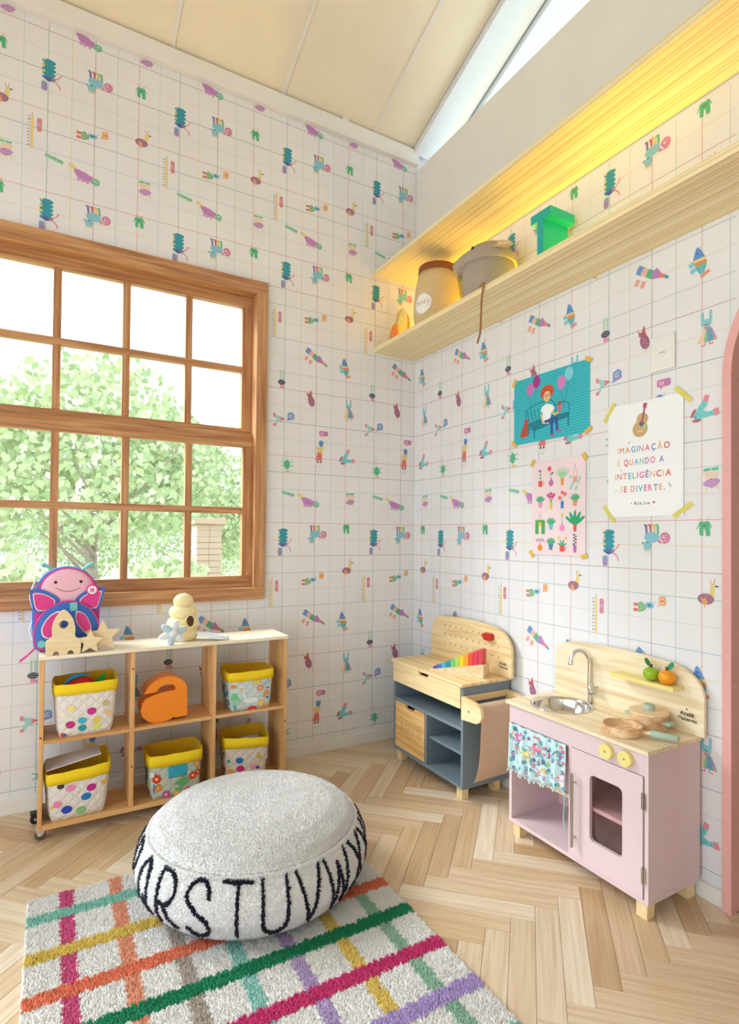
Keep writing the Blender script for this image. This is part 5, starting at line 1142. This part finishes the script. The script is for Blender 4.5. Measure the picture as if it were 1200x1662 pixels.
bm = NB(); lathe(bm, [(0, .0555), (.066, .0555), (.068, .058), (.067, .063), (.05, .066), (0, .066)], seg=40); ld = obj('lid', bm, wood('lid_wood', [(228, 190, 140), (246, 220, 180)], 0, 50, 3), pt, smooth=True)
bm = NB(); lathe(bm, [(0, .0665), (.019, .0665), (.020, .072), (.020, .084), (.0185, .086), (0, .086)], seg=28); obj('lid_knob', bm, M_sage, ld, smooth=True)
for s_ in (-1, 1): obj('side_handle', BX(-.090 if s_ < 0 else .060, -.016, .030, -.060 if s_ < 0 else .092, .016, .042, .004, Matrix.Rotation(.0, 4, 'Z')), M_sage, pt)
for nm, x, r, c, lb, lx in (('toy_apple', .486, .0285, (150, 190, 30), 'green wooden cutting apple, left of two on the yellow ledge', (20, 110, 60)), ('toy_orange', .548, .0300, (246, 160, 20), 'orange wooden cutting fruit, right of two on the yellow ledge', (30, 150, 110))):
    t = thing(nm, lb, 'toy fruit', (-.305+Dk-.048, -1.197-x, .7225), -PI/2)
    m_ = mat(nm+'_lacquer', c, .15); h0 = r*.86
    def half(lo): 
        a = [-PI/2+PI*i/24 for i in range(25)]; return [(r*.985*math.cos(v)**.9 if math.cos(v) > 0 else 0, h0+h0*math.sin(v)) for v in a if (math.sin(v) < -.07) == lo or abs(math.sin(v)) < 1e-9]
    pr1 = [(max(0, a), b) for a, b in half(True)]; pr1 = pr1+[(pr1[-1][0]*.93, pr1[-1][1]+.0015), (0, pr1[-1][1]+.0015)]
    pr2 = [(max(0, a), b) for a, b in half(False)]; pr2 = [(0, pr2[0][1]-.001), (pr2[0][0]*.93, pr2[0][1]-.001)]+pr2; pr2[-1] = (0, pr2[-1][1]-.003)
    bm = NB(); lathe(bm, pr1, seg=32); obj('lower_half', bm, m_, t, smooth='full'); bm = NB(); lathe(bm, pr2, seg=32); up_ = obj('upper_half', bm, m_, t, smooth='full')
    bm = NB(); lathe(bm, [(r*.88, h0-.0035), (r*.90, h0-.0015), (r*.88, h0)], seg=28); obj('joint', bm, mat('joint_brown', (90, 50, 30)), t)
    bm = NB(); lathe(bm, [(0, h0*2-.006), (.005, h0*2-.006), (.0048, h0*2+.006), (.0066, h0*2+.010), (0, h0*2+.010)], seg=14); obj('stem', bm, mat('stem_brown', (86, 56, 44), .5), t, smooth=True)
    s_ = -1 if nm == 'toy_apple' else 1
    bm = NB(); L = [(0, 0), (.008, .006), (.012, .018), (.010, .030), (.005, .036), (-.003, .030), (-.006, .016), (-.004, .006)]; prism(bm, [(a*s_, b) for a, b in L], -.0008, .0008, 'xz'); bmesh.ops.rotate(bm, verts=bm.verts, cent=(0, 0, 0), matrix=Matrix.Rotation(s_*.5, 3, 'Y')); bmesh.ops.translate(bm, verts=bm.verts, vec=(s_*.003, 0, h0*2+.001)); obj('leaf', bm, mat(nm+'_leaf', lx, .5), t)

# ================================================================== things on the lower wall shelf
zs = 2.3905
Mh = rope('honey_rope', (240, 214, 164), (190, 152, 96)); Mhr = rope('rust_rope', (170, 96, 56), (110, 56, 30))
hb = thing('honey_basket', 'beige rope basket with a rust rim and a cloth patch reading honey', 'basket', (-.150, -.440, zs))
bm = NB(); lathe(bm, [(0, 0), (.112, 0), (.122, .012), (.132, .07), (.130, .14), (.116, .22), (.102, .275), (.098, .275), (.110, .22), (.124, .14), (.125, .07), (.112, .014), (0, .01)], seg=48); obj('basket_body', bm, Mh, hb, smooth='full')
bm = NB(); lathe(bm, [(.106, .266), (.107, .272), (.104, .30), (.097, .302), (.096, .28), (.098, .268)], seg=48, cap=False); obj('rim', bm, Mhr, hb, smooth='full')
def cyl_patch(c_ang, zc, R):
    def fn(u, v, o):
        a = c_ang+u/R; z = zc+v; rr_ = np.interp(z, [0, .012, .07, .14, .22], [.112, .122, .132, .130, .116])+o+.0022; return (rr_*math.cos(a), rr_*math.sin(a), z)
    return fn
ca = math.atan2(-2.45, -1.84)-.62
p = Print(cyl_patch(ca, .098, .13), .001, step=.0002); p.ym = 1
blob = [(58*math.cos(a)*(1+.03*math.sin(5*a)), 50*math.sin(a)*(1+.04*math.cos(4*a))) for a in [2*PI*i/28 for i in range(28)]]
for k in range(28):
    a, b = blob[k], blob[(k+1) % 28]
    for q in range(7):
        r0, r1 = q/7, (q+1)/7; p.k = 0; p.poly([(a[0]*r0, a[1]*r0), (a[0]*r1, a[1]*r1), (b[0]*r1, b[1]*r1), (b[0]*r0, b[1]*r0)][(0 if q else 1):], (248, 242, 234))
p.k = 1; p.line([(x*.95, y*.95) for x, y in blob+[blob[0]]], 1.5, (70, 60, 60)); hw = p.text
p.ym = 1
def cursive(p, x0, y0, s_):
    W_ = [[(0, 0), (2, 12), (4, 22), (3, 8), (6, 12), (9, 8), (9, 0)], [(15, 10), (12, 6), (14, 0), (18, 1), (19, 7), (15, 10)], [(23, 10), (23, 0), (25, 8), (29, 10), (31, 0)], [(35, 5), (41, 7), (38, 11), (35, 6), (38, 0), (43, 2)], [(47, 10), (49, 2), (55, 10), (52, -6), (46, -10)]]
    for st in W_: p.line([(x0+a*s_, y0+b*s_+a*.12) for a, b in st], 1.3, (50, 44, 50))
cursive(p, -44, -8, 1.55); p.build('cloth_patch', hb, kind='stuff', label='white cloth patch with handwritten word honey')
Me = rope('elephant_rope', (196, 182, 168), (134, 120, 108)); Mel = mat('ear_lining', (232, 214, 190), .9)
el = thing('elephant_basket', 'grey rope basket shaped like an elephant, its lid the head with ears and trunk', 'basket', (-.150, -.865, zs))
bm = NB(); lathe(bm, [(0, 0), (.108, 0), (.118, .012), (.126, .08), (.128, .16), (.122, .164), (.118, .08), (.108, .014), (0, .012)], seg=48); obj('basket_body', bm, Me, el, smooth='full')
bm = NB(); prf = [(.136, .160), (.139, .166), (.134, .185), (.118, .215), (.09, .240), (.05, .254), (0, .258)]
prf += []
lathe(bm, prf, seg=48); 
hl = obj('lid_head', bm, Me, el, smooth='full')
fwd = Vector((-.74, .67, 0)).normalized(); side = Vector((-.67, -.74, 0)).normalized()
bm = NB(); P = smoothpts([fwd*.040+Vector((0, 0, .205)), fwd*.090+Vector((0, 0, .196)), fwd*.128+Vector((0, 0, .180)), fwd*.160+Vector((0, 0, .158))], 5); n = len(P); tube(bm, P, [.056-.030*i/n for i in range(n)], 20)
tk = obj('trunk', bm, rope('trunk_rope', (204, 186, 166), (140, 122, 104), .0075, 1), hl, smooth='full')
bm = NB(); e_ = P[-1]; d_ = (P[-1]-P[-2]).normalized(); lathe(bm, [(0, .004), (.006, .003), (.014, .003), (.021, 0)], (0, 0, 0), 20, Matrix.Translation(e_+d_*.001) @ d_.to_track_quat('Z', 'Y').to_matrix().to_4x4()); obj('trunk_tip', bm, mat('coil_end', (206, 186, 166), .9), hl, smooth='full')
for s_ in (1, -1):
    c = fwd*.072+side*(.094*s_)+Vector((0, 0, .214)); bm = NB(); lathe(bm, [(0, -.008), (.006, -.006), (.008, 0), (.006, .006), (0, .008)], c, 14); obj('eye', bm, M_black, hl, smooth='full')
    # floppy ear
    rt = side*(.070*s_)+fwd*.03+Vector((0, 0, .240)); bm = NB(); ear = []
    for k in range(18):
        a = 2*PI*k/18; u = (Vector((-.10, .9, 0))*.040*(1+math.cos(a))+fwd*.030*math.sin(a)+Vector((0, 0, -.024*(1+math.cos(a))))) if s_ < 0 else -fwd*.072*(1+math.cos(a))+side*s_*(.040*math.sin(a)+.034*(1+math.cos(a))*.5)+Vector((0, 0, -.012*(1+math.cos(a))-.030*math.sin(a))); ear.append(rt+u)
    cc = sum(ear, Vector())/18; nrm = (side*s_+Vector((0, 0, .9))).normalized()*.004
    A_ = [bm.verts.new(v+nrm) for v in ear]; B_ = [bm.verts.new(v-nrm) for v in ear]; bm.faces.new(A_); bm.faces.new(B_[::-1])
    for k in range(18): bm.faces.new((A_[k], A_[(k+1) % 18], B_[(k+1) % 18], B_[k]))
    eo = obj('ear', bm, Mel if s_ > 0 else mat('ear_brown', (120, 90, 74), .9), hl)
    bm = NB(); tube(bm, ear+[ear[0]], .005, 8); obj('ear_rim', bm, Me, hl, smooth='full')
bm = NB(); P = smoothpts([(-.095, -.02, .014), (-.13, -.085, .012), (-.157, -.150, .010), (-.164, -.155, -.01), (-.165, -.146, -.06), (-.165, -.142, -.12), (-.165, -.138, -.19), (-.165, -.118, -.235)], 5); tube(bm, P, .0046, 8); obj('tail_cord', bm, mat('tan_cord', (160, 112, 74), .8), el, smooth='full', label='tan tail cord hanging over the shelf edge')
lt = thing('letter_t', 'tall teal capital letter T standing on the wall shelf', 'letter', (-.185, -1.240, zs))
bm = NB(); prism(bm, [(-.018, 0), (.018, 0), (.018, .225), (.056, .225), (.056, .264), (-.056, .264), (-.056, .225), (-.018, .225)], 0, .150, 'yz'); obj('letter_body', bm, mat('teal_green_lacquer', (14, 174, 166), .35), lt)
tb = thing('wooden_bird', 'cut-out wooden bird with pale head and terracotta wing at the shelf corner', 'toy', (-.175, -.075, zs))
def bp2(P): return [(x, z) for x, z in P]
bm = NB(); bdq = dens([(-.055, .0), (-.05, .05), (-.035, .105), (-.012, .14), (.0, .185), (.022, .208), (.048, .195), (.056, .15), (.05, .10), (.03, .06), (.026, .0)], 3); prism(bm, bdq, 0, .018, 'xz'); obj('body_plate', bm, mat('bird_natural', (214, 196, 150), .6), tb)
bm = NB(); q = dens([(-.052, .002), (-.05, .05), (-.036, .10), (-.016, .122), (-.006, .09), (-.006, .04), (-.01, .004)], 3); prism(bm, q, -.006, -.0003, 'xz'); obj('wing', bm, mat('terracotta_wash', (206, 130, 96), .6), tb)
bm = NB(); q = dens([(-.010, .12), (.004, .175), (.024, .200), (.044, .185), (.046, .15), (.03, .118), (.010, .108)], 3); prism(bm, q, -.006, -.0003, 'xz'); obj('head_plate', bm, mat('sage_wash', (206, 206, 160), .6), tb)
bm = NB(); lathe(bm, [(0, -.001), (.0035, -.001), (.0035, 0), (0, 0)], (0, 0, 0), 10, Matrix.Translation((.022, -.006, .172)) @ Matrix.Rotation(PI/2, 4, 'X')); obj('eye', bm, M_black, tb)
bm = NB(); q = dens([(.034, .04), (.05, .09), (.062, .14), (.056, .185), (.066, .16), (.070, .12), (.056, .07), (.044, .03)], 3); prism(bm, q, .001, .017, 'xz'); obj('back_stripe', bm, mat('orange_wash', (232, 160, 70), .6), tb)
obj('tail_foot', BX(-.078, .003, 0, -.054, .015, .018, .003), mat('orange_wash', (232, 160, 70), .6), tb)

hb.scale = (1, 1, 1.15); el.scale = (1, 1, 1.10); tb.scale = (1.2, 1, 1.2)
# ================================================================== posters, tape and outlet on the right wall
def poster(name, label, y0, y1, z0, z1, col, rad, group=None):
    t = thing(name, label, 'poster', (-.0036, -(y0+y1)/2, (z0+z1)/2), -PI/2); w_, h_ = y1-y0, z1-z0
    bm = NB(); prism(bm, rrect(-w_/2, -h_/2, w_/2, h_/2, rad, 4), -.0008, 0, 'xz'); obj('paper', bm, mat('paper_'+name, col, .6, bscale=3), t)
    p = Print(lambda u, v, o: (u, -.0008-o, v), .001, step=1.2e-5, base=.0002); p.o = (-w_/2, h_/2); return t, p, w_*1000, h_*1000
def tape(t, x, z, ang, L=.05, wd=.016, a=.75, c=(250, 236, 110)):
    bm = NB(); box(bm, -L/2, -.0022, -wd/2, L/2, -.0018, wd/2); bmesh.ops.rotate(bm, verts=bm.verts, cent=(0, 0, 0), matrix=Matrix.Rotation(-ang, 3, 'Y')); bmesh.ops.translate(bm, verts=bm.verts, vec=(x, 0, z)); obj('tape', bm, mat('washi_tape' if a > .8 else 'washi_tape_thin', c, .6, alpha=a), t)
# bench drawing
t, p, Wd, Hd = poster('bench_poster', 'turquoise poster of a child on a garden bench with balloons and a dog', .897, 1.352, 1.700, 2.017, (60, 196, 208), .012)
for k in range(26): p.k = 0; yy = 5+k*12; p._add([(4, yy), (Wd-4, yy), (Wd-4, yy+5), (4, yy+5)], (40, 168, 184))
def XY(u, v): return (u*Wd, v*Hd)
def ln(pts, w_, c): p.line([XY(*q) for q in pts], w_, c)
for bx, by, c, sx_, sy_ in ((.24, .19, (206, 120, 190), .25, .62), (.33, .10, (170, 50, 140), .28, .62), (.66, .215, (220, 130, 200), .69, .58), (.757, .12, (130, 214, 224), .70, .56)):
    ln([(bx, by+.09), (sx_, sy_)], 1.2, (20, 60, 80)); x, y = XY(bx, by); p.ell(x, y, 24, 30, c); p.poly([(x-4, y+34), (x+4, y+34), (x, y+28)], c)
T1, T2 = (20, 130, 150), (16, 100, 124)
for a in range(6): ln([(.20+a*.05, .50+.0*a), (.23+a*.05, .70)], 5, T1)
ln([(.18, .72), (.18, .50), (.30, .44), (.52, .42), (.56, .46)], 6, T1); ln([(.56, .46), (.60, .62), (.62, .70)], 6, T1); ln([(.58, .52), (.70, .50), (.76, .54), (.76, .70)], 6, T1)
p.poly([XY(.18, .71), XY(.46, .66), XY(.76, .66), XY(.74, .72), XY(.30, .82)], T1); ln([(.30, .80), (.30, .95)], 6, T2); ln([(.22, .74), (.23, .86)], 5, T2); ln([(.75, .68), (.75, .86)], 6, T2); ln([(.20, .76), (.30, .83), (.74, .72)], 4, T2)
x, y = XY(.475, .30)
for q in range(9): p.ell(x+26*math.cos(q*.7), y+20*math.sin(q*.7), 17, 15, (206, 84, 50))
p.ell(x, y-4, 30, 22, (206, 84, 50)); p.ell(x, y+20, 22, 25, (244, 196, 120)); p.line([(x-16, y+16), (x+22, y+14)], 2, (40, 100, 170)); 
for q in (-8, 13): p.arc(x+q, y+16, 8, 0, 2*PI, 2, (40, 100, 170), 12)
p.line([(x-4, y+33), (x+4, y+35), (x+11, y+31)], 2, (190, 60, 60))
p.poly([XY(.39, .56), XY(.41, .50), XY(.47, .47), XY(.54, .50), XY(.58, .56), XY(.53, .62), XY(.52, .70), XY(.41, .72), XY(.42, .60)], (250, 250, 252))
ln([(.40, .60), (.42, .74), (.50, .76)], 10, (244, 196, 120)); ln([(.54, .60), (.58, .66), (.64, .62)], 9, (244, 196, 120))
ln([(.45, .73), (.54, .73), (.54, .93)], 16, (50, 80, 160)); ln([(.50, .72), (.60, .71), (.61, .89)], 15, (50, 80, 160)); ln([(.52, .945), (.585, .95)], 9, (190, 90, 160)); ln([(.60, .90), (.665, .905)], 9, (190, 90, 160))
p.poly([XY(.615, .52), XY(.665, .51), XY(.655, .64), XY(.625, .645)], (226, 100, 110)); x, y = XY(.64, .51); p.ell(x, y, 12, 8, (190, 60, 70)); p.line([(x, y), (x-4, y-20)], 2, (190, 60, 70))
D = (186, 80, 60); x, y = XY(.185, .66); p.ell(x, y, 14, 10, D, .2); p.ell(x+13, y+2, 8, 5, D); p.poly([(x-10, y), (x+10, y+4), (x+12, y+40), (x+16, y+72), (x-30, y+74), (x-34, y+50)], D); p.ell(x-16, y+58, 20, 22, D); p.line([(x-20, y+74), (x-40, y+70), (x-42, y+58)], 4, D)
p.build('bench_drawing', t, kind='stuff')
for x, z, a in ((-.225, .152, 1.0), (.222, .156, -.5), (-.225, -.152, -.8), (.222, -.150, .5)): tape(t, x, z, a, .040, .018, .9, (244, 196, 80))
# plant chart
t, p, Wd, Hd = poster('plant_poster', 'pale pink poster printed with four rows of little potted plants', 1.022, 1.335, 1.165, 1.603, (246, 224, 226), .002)
def pot(kind, x, y, c): 
    if kind == 0: p.poly([(x-13, y), (x+13, y), (x+12, y+28), (x-12, y+28)], c); p.arc(x+15, y+13, 7, -1.4, 1.6, 3.5, c)
    elif kind == 1: p.poly([(x-9, y-2), (x+9, y-2), (x+7, y+30), (x-7, y+30)], c)
    elif kind == 2: p.poly([(x-12, y), (x+12, y), (x+9, y+22), (x-9, y+22)], c); p.rect(x-14, y-4, x+14, y+3, c)
    elif kind == 3: p.ell(x, y+14, 14, 15, c); p.rect(x-4, y-8, x+4, y+3, c)
def leaves(x, y, c, n, L, sp=1.2, w_=4):
    for k in range(n): a = -PI/2+(k-(n-1)/2)*sp/max(1, n-1)*1.6; p.ell(x+L*.5*math.cos(a), y+L*.5*math.sin(a), L*.5, w_, c, a, n=8)
G1, G2, G3 = (80, 180, 130), (60, 150, 100), (150, 206, 160)
xs_ = [52, 118, 184, 256]; ys_ = [92, 196, 300, 392]
PL = [(0, 0, (232, 90, 80)), (1, 0, (208, 110, 180)), (2, 0, (240, 150, 60)), (3, 0, (240, 170, 140)), (0, 1, (240, 150, 196)), (1, 1, (236, 200, 60)), (2, 1, (60, 130, 196)), (3, 1, (226, 150, 120)), (1, 2, (110, 200, 214)), (2, 2, (236, 150, 200)), (3, 2, (226, 90, 80)), (0, 3, (240, 150, 50)), (1, 3, (60, 140, 190)), (2, 3, (230, 80, 76)), (3, 3, (190, 110, 190))]
kinds = {(0, 0): 0, (1, 0): 3, (2, 0): 1, (3, 0): 2, (0, 1): 2, (1, 1): 1, (2, 1): 1, (3, 1): 2, (1, 2): 2, (2, 2): 3, (3, 2): 1, (0, 3): 3, (1, 3): 2, (2, 3): 0, (3, 3): 1}
for c_, r_, col in PL:
    x, y = xs_[c_], ys_[r_]; k = (c_, r_)
    if k == (0, 0): p.line([(x, y), (x, y-50)], 2, G2); p.ell(x-2, y-46, 10, 6, (214, 90, 190)); p.ell(x, y-28, 8, 4, G1); p.ell(x, y-12, 8, 4, G1)
    elif k == (1, 0): p.line([(x, y-4), (x-8, y-50)], 2, (40, 60, 60)); p.ell(x-10, y-52, 12, 11, (232, 90, 80)); p.ell(x+6, y-30, 8, 4, (60, 90, 80), -.8)
    elif k == (2, 0): leaves(x, y-2, (170, 214, 170), 9, 56, 1.2, 3)
    elif k == (3, 0):
        p.line([(x-12, y), (x, y-60)], 1.2, (150, 110, 90)); p.line([(x+12, y), (x, y-60)], 1.2, (150, 110, 90))
        for q in range(12): p.ell(x-26+(q*17) % 56, y-4+(q*23) % 60, 6, 6, (150, 214, 200))
    elif k == (1, 1): 
        for q in ((-18, -34), (0, -40), (18, -34), (-8, -26), (10, -26)): p.line([(x, y), (x+q[0], y+q[1])], 1.4, G2); p.ell(x+q[0], y+q[1], 8, 7, (226, 60, 130))
    elif k == (2, 1):
        for q in ((-14, -18), (0, -42), (16, -34)): p.line([(x, y), (x+q[0], y+q[1])], 1.4, G3); p.ell(x+q[0], y+q[1], 9, 9, (236, 110, 110))
    elif k == (2, 2): p.line([(x, y), (x-1, y-42)], 2, G1); p.ell(x-1, y-44, 8, 7, (246, 206, 60))
    elif k == (3, 2): leaves(x, y, (40, 170, 110), 5, 66, 1.2, 8)
    elif k == (0, 3):
        for q in range(8): p.ell(x-22+q*6.5, y-22+5*math.sin(q*2), 5, 5, (238, 140, 190) if q % 2 else (130, 190, 200))
    elif k == (2, 3): leaves(x, y, G1, 4, 28, 1.6, 4); p.ell(x-20, y-34, 7, 7, (248, 206, 100)); p.ell(x+20, y-32, 7, 7, (248, 206, 100))
    elif k == (3, 3):
        for q in range(7): p.ell(x-6+(q % 2)*12, y-6-q*7, 5, 4, [(60, 90, 170), (226, 110, 70), (60, 170, 150)][q % 3])
        p.line([(x, y), (x, y-50)], 1.6, (60, 80, 140))
    else: leaves(x, y-2, G1, 7, 34, 1.3, 4)
    pot(kinds[k], x, y, col)
x, y = xs_[0], ys_[2]-10; p.line([(x-14, y), (x, y-44)], 1.2, (150, 110, 90)); p.line([(x+14, y), (x, y-44)], 1.2, (150, 110, 90)); p.rect(x-10, y-8, x+10, y+14, (240, 196, 60))
for q in (-24, -15, 15, 24):
    for r_ in range(9): p.ell(x+q, y-8+r_*7, 6, 4.5, (70, 176, 90))
p.rect(x-26, y-14, x+26, y-4, (70, 176, 90)); p.build('plant_drawings', t, kind='stuff')
for x, z, a in ((-.152, .214, 1.1), (.150, .214, -1.0), (-.158, -.216, -.9), (.150, -.218, .3)): tape(t, x, z, a, .034, .020, .9, (250, 236, 90))
# quote poster
t, p, Wd, Hd = poster('quote_poster', 'white poster with a guitar and a colourful Portuguese sentence', 1.447, 1.768, 1.331, 1.782, (250, 250, 252), .001)
C8 = [(240, 206, 130), (226, 90, 96), (240, 150, 100), (100, 180, 214), (90, 190, 150), (206, 110, 190), (236, 110, 150), (110, 140, 206), (240, 170, 120), (214, 80, 90)]
gx, gy = 150, 98
p.ell(gx-4, gy+10, 33, 32, (204, 172, 122)); p.ell(gx+6, gy-28, 25, 24, (204, 172, 122)); p.rect(gx-20, gy-26, gx+24, gy-4, (204, 172, 122)); p.ell(gx+2, gy-10, 10, 10, (30, 110, 120)); p.poly([(gx+8, gy-2), (gx+20, gy-6), (gx+22, gy+8), (gx+8, gy+10)], (160, 214, 160)); p.rect(gx-16, gy+16, gx+10, gy+22, (236, 210, 150)); p.line([(gx+2, gy-6), (gx+16, gy-72)], 8, (180, 80, 110)); p.rect(gx+9, gy-88, gx+25, gy-70, (190, 84, 110), .15)
for yy, txt, x0, x1 in ((196, 'IMAGINAÇÃO', 46, 274), (246, 'É QUANDO A', 46, 254), (300, 'INTELIGÊNCIA', 34, 280), (352, 'SE DIVERTE.', 58, 256)):
    n0 = len(p.V); f0 = len(p.Fc); e = p.text(txt, 0, 0, 34, C8, .17); p.V = p.V[:n0]; p.Fc = p.Fc[:f0]; p.C = p.C[:n0]
    p.text(txt, x0, yy, 34, C8, .17, squeeze=(x1-x0-34*.17*len(txt)-(34*.34*txt.count(' ')))/(e-34*.17*len(txt)-34*.34*txt.count(' ')))
p.text('Rita Lee', 122, 404, 17, [(80, 90, 120), (226, 90, 130), (90, 180, 150)], .12); p.ell(108, 398, 2.4, 2.4, (90, 160, 120)); p.ell(205, 397, 4.5, 4.5, (206, 80, 110)); p.ell(38, 344, 2.6, 2.6, (120, 190, 150)); p.line([(264, 328), (274, 342)], 3, (90, 110, 130)); p.ell(60, 262, 3, 3, (90, 190, 160)); p.line([(92, 154), (96, 160)], 2.5, (150, 120, 190)); p.line([(102, 150), (100, 158)], 2.5, (150, 160, 180))
p.build('printed_sentence', t, kind='stuff')
for x, z, a in ((-.155, .205, .95), (.160, .218, -.80), (-.155, -.212, -.95), (.158, -.205, .60)): tape(t, x, z, a, .085, .017, .6, (250, 238, 110))
# outlet
t = thing('wall_outlet', 'white double wall plate with one socket beside the posters', 'outlet', (-.0008, -1.689, 1.947), -PI/2)
obj('plate', BX(-.048, -.010, -.066, .048, 0, .066, .004), M_white, t)
sk_ = NB(); prism(sk_, [(-.018, 0), (-.008, .011), (.008, .011), (.018, 0), (.008, -.011), (-.008, -.011)], -.012, -.010, 'xz'); so = obj('socket', sk_, M_white, t)
for q in (-.007, 0, .007):
    bm = NB(); lathe(bm, [(0, -.0004), (.0021, -.0004), (.0021, 0), (0, 0)], (0, 0, 0), 10, Matrix.Translation((q, -.012, 0)) @ Matrix.Rotation(PI/2, 4, 'X')); obj('socket_hole', bm, M_black, so)
